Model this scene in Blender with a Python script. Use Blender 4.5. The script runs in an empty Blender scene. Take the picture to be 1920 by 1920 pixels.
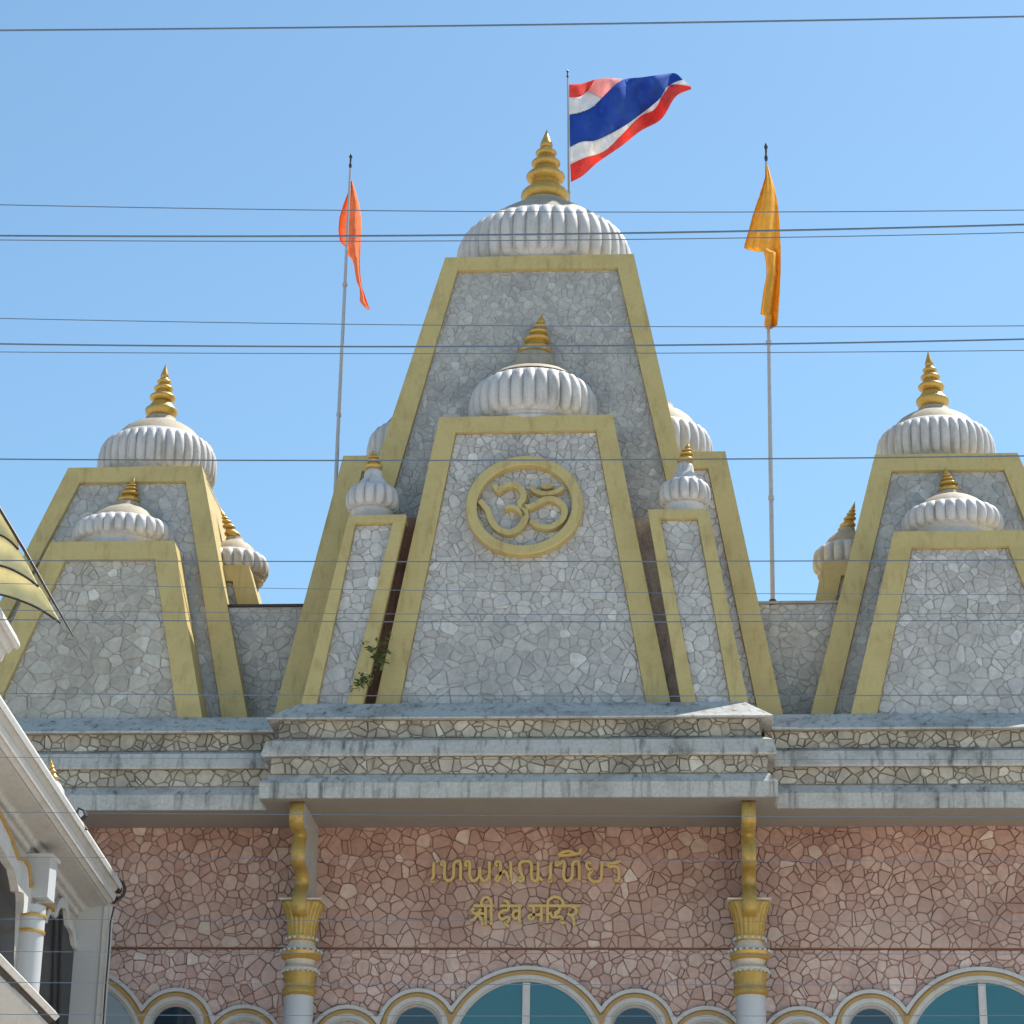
import bpy, bmesh, math, random
import numpy as np
from mathutils import Vector, Matrix

# ------------------------------------------------------------------ camera
SC = bpy.context.scene
CAM = Vector((0.0, -44.0, 1.6))
FPX = 4687.0
PITCH, YAW, ROLL = math.radians(21.41), math.radians(-4.47), math.radians(0.98)
Fv = Vector((math.sin(YAW)*math.cos(PITCH), math.cos(YAW)*math.cos(PITCH), math.sin(PITCH)))
_r = Vector((math.cos(YAW), -math.sin(YAW), 0)); _u = _r.cross(Fv)
Rv = _r*math.cos(ROLL) + _u*math.sin(ROLL)
Uv = -_r*math.sin(ROLL) + _u*math.cos(ROLL)
cd = bpy.data.cameras.new('camera'); cam = bpy.data.objects.new('camera', cd)
SC.collection.objects.link(cam); SC.camera = cam
cd.sensor_width = 36.0; cd.lens = FPX/1920*36.0; cd.clip_start = 0.5; cd.clip_end = 3000
cam.matrix_world = Matrix(((Rv.x, Uv.x, -Fv.x, CAM.x), (Rv.y, Uv.y, -Fv.y, CAM.y), (Rv.z, Uv.z, -Fv.z, CAM.z), (0, 0, 0, 1)))

# ------------------------------------------------------------------ sky, sun, exposure
SUN = Vector((0.40, 0.335, 0.85)).normalized()
sun_el = math.asin(SUN.z); sun_az = math.atan2(SUN.x, SUN.y)
world = bpy.data.worlds.new('World'); SC.world = world; world.use_nodes = True
wn = world.node_tree.nodes; wl = world.node_tree.links
sky = wn.new('ShaderNodeTexSky'); sky.sky_type = 'NISHITA'; sky.sun_disc = False
sky.sun_elevation = sun_el; sky.sun_rotation = sun_az
sky.altitude = 0; sky.air_density = 1.0; sky.dust_density = 0.6; sky.ozone_density = 1.0
tint = wn.new('ShaderNodeMix'); tint.data_type = 'RGBA'; tint.blend_type = 'MULTIPLY'; tint.inputs['Factor'].default_value = 1
tint.inputs['B'].default_value = (.77, .945, .93, 1)
wl.new(sky.outputs[0], tint.inputs['A']); wl.new(tint.outputs['Result'], wn['Background'].inputs[0]); wn['Background'].inputs[1].default_value = 0.125
sl = bpy.data.lights.new('sun', 'SUN'); sl.energy = 5.0; sl.angle = math.radians(0.53); sl.color = (1.0, 0.955, 0.88)
so = bpy.data.objects.new('sun', sl); SC.collection.objects.link(so); so.location = (20, -10, 40)
so.rotation_euler = SUN.to_track_quat('Z', 'Y').to_euler()
SC.view_settings.view_transform = 'Standard'; SC.view_settings.look = 'None'
SC.view_settings.gamma = 1.0; SC.view_settings.exposure = 0.70
SC.view_settings.use_curve_mapping = False
random.seed(7)

# ------------------------------------------------------------------ placing
def ray(px, py):
    return Fv + Rv*((px-960)/FPX) + Uv*((960-py)/FPX)
def at(px, py, Y):
    d = ray(px, py); return CAM + d*((Y-CAM.y)/d.y)
def hit(px, py, o, n):
    d = ray(px, py); return CAM + d*((o-CAM).dot(n)/d.dot(n))

class Plane:
    """a local u, v, n frame on a face of the building"""
    def __init__(s, o, u, v):
        s.o, s.u, s.v = Vector(o), Vector(u).normalized(), Vector(v).normalized(); s.n = s.u.cross(s.v)
    def uv(s, px, py):
        p = hit(px, py, s.o, s.n) - s.o; return (p.dot(s.u), p.dot(s.v))
    def p(s, u, v, n=0.0):
        return s.o + s.u*u + s.v*v + s.n*n
def battered(Yb, b, zb):
    return Plane((0, Yb, zb), (1, 0, 0), (0, b, 1))

# ------------------------------------------------------------------ mesh helpers
def link(o, parent=None):
    SC.collection.objects.link(o)
    if parent is not None:
        o.parent = parent
        o.matrix_parent_inverse = Matrix.Translation(-parent.location) if parent.type == 'EMPTY' and parent.parent is None else Matrix()
    return o
class MB:
    def __init__(s): s.v = []; s.f = []; s.m = []
    def add(s, vs, fs, m=0):
        b = len(s.v); s.v += [tuple(x) for x in vs]; s.f += [tuple(i+b for i in f) for f in fs]; s.m += [m]*len(fs)
    def box(s, x0, x1, y0, y1, z0, z1, m=0):
        s.add([(x, y, z) for x in (x0, x1) for y in (y0, y1) for z in (z0, z1)],
              [(0, 1, 3, 2), (4, 6, 7, 5), (0, 4, 5, 1), (2, 3, 7, 6), (0, 2, 6, 4), (1, 5, 7, 3)], m)
    def prism(s, pa, pb, m=0):
        n = len(pa); s.add(list(pa)+list(pb), [tuple(range(n))[::-1], tuple(range(n, 2*n))]+[(i, (i+1) % n, n+(i+1) % n, n+i) for i in range(n)], m)
    def lathe(s, c, prof, seg=32, lean=(0, 0), m=0):
        vs = []; fs = []
        for r, z in prof:
            for k in range(seg):
                a = 2*math.pi*k/seg; vs.append((c[0]+lean[0]*z+r*math.cos(a), c[1]+lean[1]*z+r*math.sin(a), c[2]+z))
        for i in range(len(prof)-1):
            for k in range(seg):
                k2 = (k+1) % seg; fs.append((i*seg+k, i*seg+k2, (i+1)*seg+k2, (i+1)*seg+k))
        fs.append(tuple(range(seg))[::-1]); fs.append(tuple(range((len(prof)-1)*seg, len(prof)*seg)))
        s.add(vs, fs, m)
    def tube(s, pts, r, seg=8, m=0):
        pts = [Vector(p) for p in pts]; n = len(pts); vs = []; fs = []
        rr = r if isinstance(r, (list, tuple)) else [r]*n
        ref = Vector((0.13, -0.3, 1)).normalized()
        if abs((pts[-1]-pts[0]).normalized().dot(ref)) > .9: ref = Vector((1, 0.2, 0)).normalized()
        for i, p in enumerate(pts):
            t = (pts[min(i+1, n-1)]-pts[max(i-1, 0)]).normalized(); a = t.cross(ref).normalized(); b = t.cross(a)
            for k in range(seg):
                an = 2*math.pi*k/seg; vs.append(p+(a*math.cos(an)+b*math.sin(an))*rr[i])
        for i in range(n-1):
            for k in range(seg):
                k2 = (k+1) % seg; fs.append((i*seg+k, i*seg+k2, (i+1)*seg+k2, (i+1)*seg+k))
        fs.append(tuple(range(seg))[::-1]); fs.append(tuple(range((n-1)*seg, n*seg)))
        s.add(vs, fs, m)
    def build(s, name, mats, parent=None, smooth=False, rnd=None):
        me = bpy.data.meshes.new(name); me.from_pydata(s.v, [], s.f)
        if not isinstance(mats, (list, tuple)): mats = [mats]
        for mt in mats: me.materials.append(mt)
        if len(mats) > 1: me.polygons.foreach_set('material_index', s.m)
        if rnd is not None:
            at_ = me.attributes.new('rnd', 'FLOAT', 'FACE'); at_.data.foreach_set('value', rnd)
        bm = bmesh.new(); bm.from_mesh(me); bmesh.ops.recalc_face_normals(bm, faces=bm.faces); bm.to_mesh(me); bm.free()
        if smooth:
            me.polygons.foreach_set('use_smooth', [True]*len(me.polygons))
            try: me.set_sharp_from_angle(angle=math.radians(smooth if smooth is not True else 50))
            except Exception: pass
        return link(bpy.data.objects.new(name, me), parent)
def thing(name, label, cat, loc=(0, 0, 0), group=None):
    o = bpy.data.objects.new(name, None); o.location = loc; o.empty_display_size = .3
    SC.collection.objects.link(o); return tag(o, label, cat, group)
def tag(o, label, cat, group=None):
    o['label'] = label; o['category'] = cat
    if group: o['group'] = group
    return o

# ------------------------------------------------------------------ materials
def new_mat(name):
    m = bpy.data.materials.new(name); m.use_nodes = True
    nt = m.node_tree; return m, nt.nodes, nt.links, nt.nodes['Principled BSDF']
def N(nodes, t, **kw):
    n = nodes.new(t)
    for k, v in kw.items():
        if k == 'inp':
            for a, b in v.items(): n.inputs[a].default_value = b
        else: setattr(n, k, v)
    return n
def ramp(nodes, stops, interp='LINEAR'):
    r = nodes.new('ShaderNodeValToRGB'); r.color_ramp.interpolation = interp
    e = r.color_ramp.elements
    while len(e) < len(stops): e.new(.5)
    for i, (p, c) in enumerate(stops):
        e[i].position = p; e[i].color = (c if len(c) == 4 else (*c, 1))
    return r
def coords(nodes, links, scale=(1, 1, 1)):
    g = nodes.new('ShaderNodeNewGeometry'); mp = nodes.new('ShaderNodeMapping'); mp.inputs['Scale'].default_value = scale
    links.new(g.outputs['Position'], mp.inputs['Vector']); return mp.outputs[0]
def paint(name, col, rough=.6, stain=(.1, .08, .05), amount=.35, streak=.3, metal=0.0, bump=.15, fine=18, var=.12, spec=.4):
    """painted or plastered surface: blotches, rain streaks and fine relief"""
    m, n, l, b = new_mat(name)
    b.inputs['Roughness'].default_value = rough; b.inputs['Metallic'].default_value = metal
    b.inputs['Specular IOR Level'].default_value = spec
    big = N(n, 'ShaderNodeTexNoise', inp={'Scale': 1.3, 'Detail': 5, 'Roughness': .6}); l.new(coords(n, l), big.inputs['Vector'])
    stk = N(n, 'ShaderNodeTexNoise', inp={'Scale': 1.0, 'Detail': 5, 'Roughness': .65}); l.new(coords(n, l, (7, 7, .55)), stk.inputs['Vector'])
    fn = N(n, 'ShaderNodeTexNoise', inp={'Scale': fine, 'Detail': 4}); l.new(coords(n, l), fn.inputs['Vector'])
    c1 = ramp(n, [(.25, tuple(x*(1-var) for x in col)), (.75, tuple(min(1, x*(1+var)) for x in col))]); l.new(fn.outputs[0], c1.inputs[0])
    mr = N(n, 'ShaderNodeMapRange', inp={'From Min': .5, 'From Max': .78, 'To Min': 0, 'To Max': amount}); l.new(big.outputs[0], mr.inputs[0])
    ms = N(n, 'ShaderNodeMapRange', inp={'From Min': .52, 'From Max': .75, 'To Min': 0, 'To Max': streak}); l.new(stk.outputs[0], ms.inputs[0])
    ad = N(n, 'ShaderNodeMath', operation='ADD', use_clamp=True); l.new(mr.outputs[0], ad.inputs[0]); l.new(ms.outputs[0], ad.inputs[1])
    mx = N(n, 'ShaderNodeMix', data_type='RGBA'); mx.inputs['B'].default_value = (*stain, 1)
    l.new(ad.outputs[0], mx.inputs['Factor']); l.new(c1.outputs[0], mx.inputs['A']); l.new(mx.outputs['Result'], b.inputs['Base Color'])
    bp = N(n, 'ShaderNodeBump', inp={'Strength': bump, 'Distance': .02}); l.new(fn.outputs[0], bp.inputs['Height']); l.new(bp.outputs[0], b.inputs['Normal'])
    return m
def stone_mat(name, stops, grime=(.06, .055, .05), gamt=.35, weather=None, gsc=1.1):
    """cut stone slips: colour per piece from 'rnd', veins, wear and dirt; weather=(z0, z1, colour, amount) fades one way up a wall"""
    m, n, l, b = new_mat(name); b.inputs['Roughness'].default_value = .75; b.inputs['Specular IOR Level'].default_value = .3
    a = N(n, 'ShaderNodeAttribute', attribute_name='rnd'); r = ramp(n, stops); l.new(a.outputs['Fac'], r.inputs[0])
    vein = N(n, 'ShaderNodeTexNoise', inp={'Scale': 9, 'Detail': 6, 'Roughness': .7}); l.new(coords(n, l), vein.inputs['Vector'])
    vr = ramp(n, [(.3, (.78, .78, .78)), (.7, (1.15, 1.13, 1.1))]); l.new(vein.outputs[0], vr.inputs[0])
    mu = N(n, 'ShaderNodeMix', data_type='RGBA', blend_type='MULTIPLY'); mu.inputs['Factor'].default_value = 1
    l.new(r.outputs[0], mu.inputs['A']); l.new(vr.outputs[0], mu.inputs['B'])
    last = mu.outputs['Result']
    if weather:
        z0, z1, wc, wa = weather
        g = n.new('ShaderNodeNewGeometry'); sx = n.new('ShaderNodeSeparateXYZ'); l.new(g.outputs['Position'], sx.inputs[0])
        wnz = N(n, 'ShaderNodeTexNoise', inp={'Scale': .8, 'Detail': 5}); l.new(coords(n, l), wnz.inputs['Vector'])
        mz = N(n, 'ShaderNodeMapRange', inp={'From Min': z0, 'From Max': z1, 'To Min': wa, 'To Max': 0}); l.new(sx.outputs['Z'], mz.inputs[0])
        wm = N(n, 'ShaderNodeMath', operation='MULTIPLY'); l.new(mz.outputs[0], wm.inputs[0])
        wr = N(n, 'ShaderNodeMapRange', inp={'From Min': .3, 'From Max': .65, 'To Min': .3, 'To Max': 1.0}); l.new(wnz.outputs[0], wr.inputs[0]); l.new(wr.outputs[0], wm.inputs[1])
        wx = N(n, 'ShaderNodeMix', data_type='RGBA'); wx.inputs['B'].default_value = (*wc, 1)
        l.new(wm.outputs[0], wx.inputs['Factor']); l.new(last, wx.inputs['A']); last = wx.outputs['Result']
    d = N(n, 'ShaderNodeTexNoise', inp={'Scale': gsc, 'Detail': 6, 'Roughness': .62}); l.new(coords(n, l, (1, 1, .6)), d.inputs['Vector'])
    dm = N(n, 'ShaderNodeMapRange', inp={'From Min': .48, 'From Max': .75, 'To Min': 0, 'To Max': gamt}); l.new(d.outputs[0], dm.inputs[0])
    mx = N(n, 'ShaderNodeMix', data_type='RGBA'); mx.inputs['B'].default_value = (*grime, 1)
    l.new(dm.outputs[0], mx.inputs['Factor']); l.new(last, mx.inputs['A']); l.new(mx.outputs['Result'], b.inputs['Base Color'])
    bp = N(n, 'ShaderNodeBump', inp={'Strength': .35, 'Distance': .02}); l.new(vein.outputs[0], bp.inputs['Height']); l.new(bp.outputs[0], b.inputs['Normal'])
    return m
def cloth(name, col, thin=.45):
    m, n, l, b = new_mat(name); b.inputs['Roughness'].default_value = .8; b.inputs['Base Color'].default_value = (*col, 1); b.inputs['Specular IOR Level'].default_value = .1
    w = N(n, 'ShaderNodeTexNoise', inp={'Scale': 6, 'Detail': 4}); l.new(coords(n, l), w.inputs['Vector'])
    rr = ramp(n, [(.3, tuple(x*.88 for x in col)), (.7, tuple(min(1, x*1.08) for x in col))]); l.new(w.outputs[0], rr.inputs[0]); l.new(rr.outputs[0], b.inputs['Base Color'])
    t = n.new('ShaderNodeBsdfTranslucent'); l.new(rr.outputs[0], t.inputs[0])
    mx = n.new('ShaderNodeMixShader'); mx.inputs[0].default_value = thin
    l.new(b.outputs[0], mx.inputs[1]); l.new(t.outputs[0], mx.inputs[2]); l.new(mx.outputs[0], n['Material Output'].inputs[0])
    return m
M = {}
M['olive'] = paint('olive_gold_paint', (.52, .405, .17), .55, (.27, .17, .06), .4, .5, var=.06, bump=.12)
M['gold'] = paint('gold_paint', (.52, .33, .085), .34, (.16, .08, .02), .35, .3, metal=.35, var=.1, bump=.05)
M['goldw'] = paint('bright_gold_paint', (.44, .285, .075), .38, (.18, .10, .03), .5, .6, metal=.2, var=.12, bump=.12)
M['white'] = paint('white_dome_paint', (.51, .49, .485), .55, (.20, .18, .15), .5, .65, var=.08, bump=.12)
M['cap'] = paint('weathered_dome_cap', (.38, .32, .24), .7, (.16, .12, .08), .5, .5, var=.12)
M['rim'] = paint('cream_rim_paint', (.58, .50, .40), .6, (.25, .18, .1), .3, .3, var=.08)
M['ledge'] = paint('weathered_ledge_render', (.44, .425, .395), .7, (.10, .095, .08), .7, 1.0, var=.15, bump=.3)
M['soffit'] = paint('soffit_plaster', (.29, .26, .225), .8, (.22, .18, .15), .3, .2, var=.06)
M['mortar'] = paint('grey_mortar', (.38, .36, .335), .9, (.09, .08, .07), .4, .2, var=.15)
M['mortar_pink'] = paint('red_brown_mortar', (.255, .155, .125), .9, (.09, .05, .04), .4, .2, var=.15)
M['mortar_dark'] = paint('blackened_mortar', (.24, .215, .185), .9, (.03, .03, .025), .4, .3, var=.2)
M['brown'] = paint('brown_stained_render', (.22, .125, .075), .85, (.04, .02, .015), .5, .6, var=.2, bump=.3)
M['shaft'] = paint('white_column_paint', (.47, .485, .50), .5, (.4, .38, .34), .15, .15, var=.03, bump=.03)
M['bldg'] = paint('pale_wall_paint', (.43, .41, .385), .65, (.25, .23, .2), .35, .5, var=.07, bump=.12)
M['bldgw'] = paint('white_moulding_paint', (.53, .52, .505), .55, (.30, .28, .25), .3, .5, var=.07, bump=.1)
M['concrete'] = paint('roof_concrete', (.33, .32, .30), .9, (.12, .11, .1), .5, .4, var=.15)
M['metal_dark'] = paint('dark_metal', (.06, .045, .04), .5, (.12, .06, .03), .3, .2, metal=.4, var=.2)
M['letter'] = paint('gold_letter_paint', (.60, .40, .14), .4, (.3, .16, .04), .3, .2, metal=.1, var=.06, bump=.03)
M['steel'] = paint('grey_steel_pole', (.42, .42, .43), .4, (.25, .2, .17), .3, .3, metal=.3, var=.08)

M['archgold'] = paint('ochre_arch_band', (.40, .25, .09), .55, (.18, .1, .04), .25, .25, var=.08, bump=.05)
M['cable'] = paint('cable_rubber', (.10, .15, .22), .5, (.08, .08, .08), .2, 0, var=.1, bump=0)
M['leaf'] = paint('green_leaf', (.075, .11, .025), .5, (.05, .05, .01), .3, 0, var=.3, bump=.05)
M['stem'] = paint('brown_stem', (.12, .08, .04), .8, (.05, .03, .02), .3, 0)
M['stone_g'] = stone_mat('grey_stone', [(0, (.40, .375, .355)), (.3, (.48, .455, .435)), (.7, (.55, .525, .505)), (.93, (.62, .60, .575)), (1, (.76, .73, .70))], (.20, .19, .18), .5)
M['stone_hi'] = stone_mat('fine_grey_stone', [(0, (.36, .345, .335)), (.4, (.42, .405, .39)), (.8, (.475, .46, .44)), (1, (.58, .56, .54))], (.22, .22, .215), .7, gsc=1.6)
M['stone_l'] = stone_mat('brown_grey_stone', [(0, (.36, .32, .275)), (.3, (.43, .395, .34)), (.7, (.50, .46, .40)), (.9, (.58, .54, .48)), (1, (.70, .66, .58))], (.2, .17, .13), .5)
M['stone_c'] = stone_mat('soiled_cornice_stone', [(0, (.30, .25, .21)), (.35, (.40, .36, .30)), (.75, (.48, .44, .375)), (1, (.60, .57, .50))], (.13, .125, .11), .9)
def glass(name, col, rough=.06):
    m, n, l, b = new_mat(name); b.inputs['Base Color'].default_value = (*col, 1); b.inputs['Roughness'].default_value = rough
    b.inputs['Specular IOR Level'].default_value = .8
    w = N(n, 'ShaderNodeTexNoise', inp={'Scale': 1.2, 'Detail': 2}); l.new(coords(n, l), w.inputs['Vector'])
    bp = N(n, 'ShaderNodeBump', inp={'Strength': .04, 'Distance': .1}); l.new(w.outputs[0], bp.inputs['Height']); l.new(bp.outputs[0], b.inputs['Normal'])
    return m
M['teal'] = glass('teal_glass', (.02, .12, .15))
M['navy'] = glass('dark_blue_glass', (.012, .03, .045))
M['black'] = glass('black_glass', (.010, .012, .015), .3)
M['black'].node_tree.nodes['Principled BSDF'].inputs['Specular IOR Level'].default_value = .15
M['bar'] = paint('black_window_bar', (.03, .03, .035), .6, (.05, .05, .05), .2, .2)

# ------------------------------------------------------------------ crazy paving
def clip(poly, a, b, c):
    """keep a*x+b*y<=c"""
    out = []; n = len(poly)
    for i in range(n):
        p, q = poly[i], poly[(i+1) % n]; dp, dq = a*p[0]+b*p[1]-c, a*q[0]+b*q[1]-c
        if dp <= 0: out.append(p)
        if (dp < 0 < dq) or (dq < 0 < dp):
            t = dp/(dp-dq); out.append((p[0]+(q[0]-p[0])*t, p[1]+(q[1]-p[1])*t))
    return out
def area(p):
    return .5*sum(p[i-1][0]*p[i][1]-p[i][0]*p[i-1][1] for i in range(len(p)))
def paving(region, size, joint, seed, spread=.75, sizef=None):
    """power diagram of mixed-size stones inside a convex region"""
    rg = np.random.RandomState(seed)
    if area(region) < 0: region = region[::-1]
    xs = [p[0] for p in region]; ys = [p[1] for p in region]
    x0, x1, y0, y1 = min(xs)-size, max(xs)+size, min(ys)-size, max(ys)+size
    pts = []; y = y0; row = 0
    while y < y1:
        sy = size*(sizef((y-y0)/(y1-y0)) if sizef else 1)
        x = x0 + (row % 2)*sy*.5
        while x < x1:
            (pts.append((x+(rg.rand()-.5)*sy*1.25, y+(rg.rand()-.5)*sy*1.25, sy)) if rg.rand() > .10 else None); x += sy
        y += sy*.88; row += 1
    P = np.array(pts); n = len(P); w = ((rg.rand(n)**2.2)*spread*P[:, 2])**2
    edges = []
    for i in range(len(region)):
        p, q = region[i], region[(i+1) % len(region)]; dx, dy = q[0]-p[0], q[1]-p[1]; L = math.hypot(dx, dy)
        a, b = dy/L, -dx/L; edges.append((a, b, a*p[0]+b*p[1]))
    out = []
    for i in range(n):
        px_, py_, s = P[i]
        if any(a*px_+b*py_ > c+size*1.2 for a, b, c in edges): continue
        d2 = (P[:, 0]-px_)**2+(P[:, 1]-py_)**2
        idx = np.argpartition(d2, min(22, n-1))[:22]; idx = idx[np.argsort(d2[idx])]
        R = s*2.2; poly = [(px_-R, py_-R), (px_+R, py_-R), (px_+R, py_+R), (px_-R, py_+R)]
        for j in idx:
            if j == i: continue
            D2 = d2[j]; D = math.sqrt(D2)
            if D < 1e-6: poly = []; break
            a, b = (P[j, 0]-px_)/D, (P[j, 1]-py_)/D
            t = (D2+w[i]-w[j])/(2*D)
            poly = clip(poly, a, b, a*px_+b*py_+t-joint*.5*(.6+.8*rg.rand()))
            if len(poly) < 3: break
        if len(poly) < 3: continue
        for a, b, c in edges:
            poly = clip(poly, a, b, c-joint*.3)
            if len(poly) < 3: break
        if len(poly) < 3: continue
        A = area(poly)
        if A < (.22*s)**2: continue
        out.append((poly, A))
    return out
def soften(poly, k=.2):
    out = []; n = len(poly)
    for i in range(n):
        p, q = poly[i], poly[(i+1) % n]; L = math.hypot(q[0]-p[0], q[1]-p[1])
        if L < .02: out.append(((p[0]+q[0])/2, (p[1]+q[1])/2)); continue
        out.append((p[0]+(q[0]-p[0])*k, p[1]+(q[1]-p[1])*k)); out.append((p[0]+(q[0]-p[0])*(1-k), p[1]+(q[1]-p[1])*(1-k)))
    return out
def stone_into(mb, rl, pl, poly, h, bev, rv, base=0.0, rg=random):
    n = len(poly); cx = sum(p[0] for p in poly)/n; cy = sum(p[1] for p in poly)/n
    tx, ty = rg.uniform(-.07, .07), rg.uniform(-.07, .07)
    lo = [pl.p(x, y, base) for x, y in poly]; hi = []
    for x, y in poly:
        dx, dy = x-cx, y-cy; r = math.hypot(dx, dy)+1e-9; k = max(.3, 1-bev/r)
        hi.append(pl.p(cx+dx*k, cy+dy*k, base+h+tx*dx+ty*dy))
    mb.add(lo+hi, [tuple(range(n, 2*n))]+[(i, (i+1) % n, n+(i+1) % n, n+i) for i in range(n)]); rl += [rv]*(n+1)
def lay(cells_by_plane, mat, parent, name, stuffname, limit=300, h=.022, bev=.014, seed=1, round_=.2, minA=.0):
    """cells_by_plane: [(plane, base, cells)]; the largest as parts, the rest one joined part"""
    rg = random.Random(seed); allc = [(A, i, poly) for i, (pl, base, cells) in enumerate(cells_by_plane) for poly, A in cells]
    allc.sort(key=lambda c: -c[0]); rest = MB(); rl = []
    for k, (A, i, poly) in enumerate(allc):
        pl, base, _ = cells_by_plane[i]
        rv = min(1, max(0, rg.betavariate(3, 3))) if rg.random() > .02 else rg.uniform(.9, 1)
        if A > .012: poly = soften(poly, round_)
        hh = h*rg.uniform(.55, 1.6)
        if k < limit and A > minA:
            mb = MB(); r1 = []; stone_into(mb, r1, pl, poly, hh, bev, rv, base, rg); mb.build(name, mat, parent, rnd=r1)
        else: stone_into(rest, rl, pl, poly, hh, bev, rv, base, rg)
    if rest.v:
        o = rest.build(stuffname, mat, parent, rnd=rl); o['kind'] = 'stuff'

# ------------------------------------------------------------------ domes and finials
def lobe_mesh(R, zb, zm, zt, rb, rt, n, A):
    vs = []; fs = []; NU, NS = 7, 11
    for j in range(NS):
        s = j/(NS-1)
        mfrac = .42
        if s < mfrac: q = (mfrac-s)/mfrac; rho = rb+(1-rb)*math.sqrt(max(0, 1-q*q)); z = zb+(zm-zb)*(s/mfrac)
        else: q = (s-mfrac)/(1-mfrac); rho = rt+(1-rt)*math.sqrt(max(0, 1-q*q)); z = zm+(zt-zm)*(s-mfrac)/(1-mfrac)
        e = max(0, 1-abs(2*s-1)**(2.4 if s > .5 else 5))**.5
        for i in range(NU):
            u = -1+2*i/(NU-1); wdt = math.pi/n*(.25+.75*max(e, .0)**.7)
            phi = u*wdt; rr = (R-A)*rho-.035 + A*1.15*e*math.sqrt(max(0, 1-u*u))+.035*e
            vs.append((rr*math.cos(phi), rr*math.sin(phi), z))
    for j in range(NS-1):
        for i in range(NU-1):
            a = j*NU+i; fs.append((a, a+1, a+NU+1, a+NU))
    me = bpy.data.meshes.new('lobe'); me.from_pydata(vs, [], fs); me.materials.append(M['white'])
    me.polygons.foreach_set('use_smooth', [True]*len(fs)); return me
def dome(parent, c, R, zb, zt, n, zcap, rb=.93, rt=.84, cap=None, capmat='cap', drum=True, drumr=.88, ctop=.3):
    """c base centre on the roof slab (world); heights in metres above c"""
    A = .70*math.pi*R/n; zm = zb+(zt-zb)*.42
    mb = MB(); prof = []
    for j in range(17):
        s = j/16
        if s < .42: q = (.42-s)/.42; rho = rb+(1-rb)*math.sqrt(max(0, 1-q*q))
        else: q = (s-.42)/.58; rho = rt+(1-rt)*math.sqrt(max(0, 1-q*q))
        prof.append(((R-A)*rho, zb+(zt-zb)*s))
    mb.lathe(c, [((R-A)*rb*.97, zb-.004)]+prof, 48)
    d = mb.build('dome', M['white'], parent, smooth=60)
    mb = MB(); mb.lathe(c, [(R*drumr, 0.0), (R*drumr, zb*.45), (R*drumr*.97, zb*.7), (R*rb*.96, zb-.006)], 48); mb.build('drum', M['white'], d, smooth=40)
    mb = MB(); r0 = (R-A)*rb
    mb.lathe(c, [(r0*.96, zb-.03), (r0+.012, zb-.02), (r0+.015, zb+.02), (r0*.97, zb+.03)], 48); mb.build('rim', M['rim'], d, smooth=40)
    cp = cap or [(rt*.99, 0), (rt*.93, .06), (rt*.80, .16), (rt*.62, .245), (rt*.46, .29), (ctop, .33), (ctop*.92, .40)]
    kz = max(.03, zcap-zt+.012)/cp[-1][1]; kr = 1-A/R
    mb = MB(); mb.lathe(c, [(r*R*kr, zt-.012+z*kz) for r, z in cp], 48); mb.build('cap', M[capmat], d, smooth=60)
    me = lobe_mesh(R, zb, zm, zt, rb, rt, n, A)
    for k in range(n):
        a = 2*math.pi*(k+.5)/n
        o = bpy.data.objects.new('lobe', me); SC.collection.objects.link(o); o.parent = d; o.matrix_parent_inverse = Matrix()
        o.matrix_local = Matrix.Translation(c)@Matrix.Rotation(a, 4, 'Z')
    return zt-.012+cp[-1][1]*R
def finial(parent, c, H, r0, tiers, lean=(0, 0), ball=True, base=False):
    """stack of swelling discs tapering to a point; tiers = number of discs above the base bulb"""
    mb = MB(); wr = [1.0, .80, .60, .44, .33][:tiers]; wh = ([1, .56, .42, .32, .26] if ball else [1, .66, .52, .40, .3])[:tiers]
    ht = H*sum(wh)/(sum(wh)+.80); sc_ = ht/sum(wh); zz = 0.0
    core = [(r0*.5, -.07*H), (r0*.48, 0.0), (r0*.42, .2*H), (r0*.26, .5*H), (r0*.2, .7*H), (r0*.13, .84*H), (r0*.012, H)]
    mb.lathe(c, core, 20, lean); f = mb.build('finial', M['gold'], parent, smooth=60)
    for k in range(tiers):
        m = MB(); r = r0*wr[k]; h = wh[k]*sc_; nk = .60
        if k == 0 and ball: q = [(r*.55, 0), (r*.72, .06), (r*.88, .18), (r*.98, .36), (r, .48), (r*.96, .54), (r*.86, .57), (r*.80, .66), (r*.66, .84), (r*.5, 1)]
        else: q = [(r*nk, 0), (r*.80, .06), (r*.94, .18), (r, .34), (r*.985, .46), (r*.90, .56), (r*.74, .68), (r*.62, .82), (r*.56, 1)]
        m.lathe(c, [(a, zz+b*h) for a, b in q], 28, lean); m.build('tier', M['gold'], f, smooth=60)
        zz += h*.99
    r = r0*wr[-1]*.62; T_ = H-zz
    m = MB(); m.lathe(c, [(r*.7, zz-.005), (r*1.0, zz+T_*.10), (r*.9, zz+T_*.25), (r*.55, zz+T_*.55), (r*.2, zz+T_*.85), (.004, H+.01)], 16, lean); m.build('tip', M['gold'], f, smooth=60)
    return f

# ------------------------------------------------------------------ datum levels
zcope = at(985, 1318, -0.85).z          # top of the cornice
zsoff = at(985, 1495, -1.40).z          # soffit
WY = .70                                # plane of the pink wall
zband = at(985, 1777, WY).z            # bottom edge of the upper wall band

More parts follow.
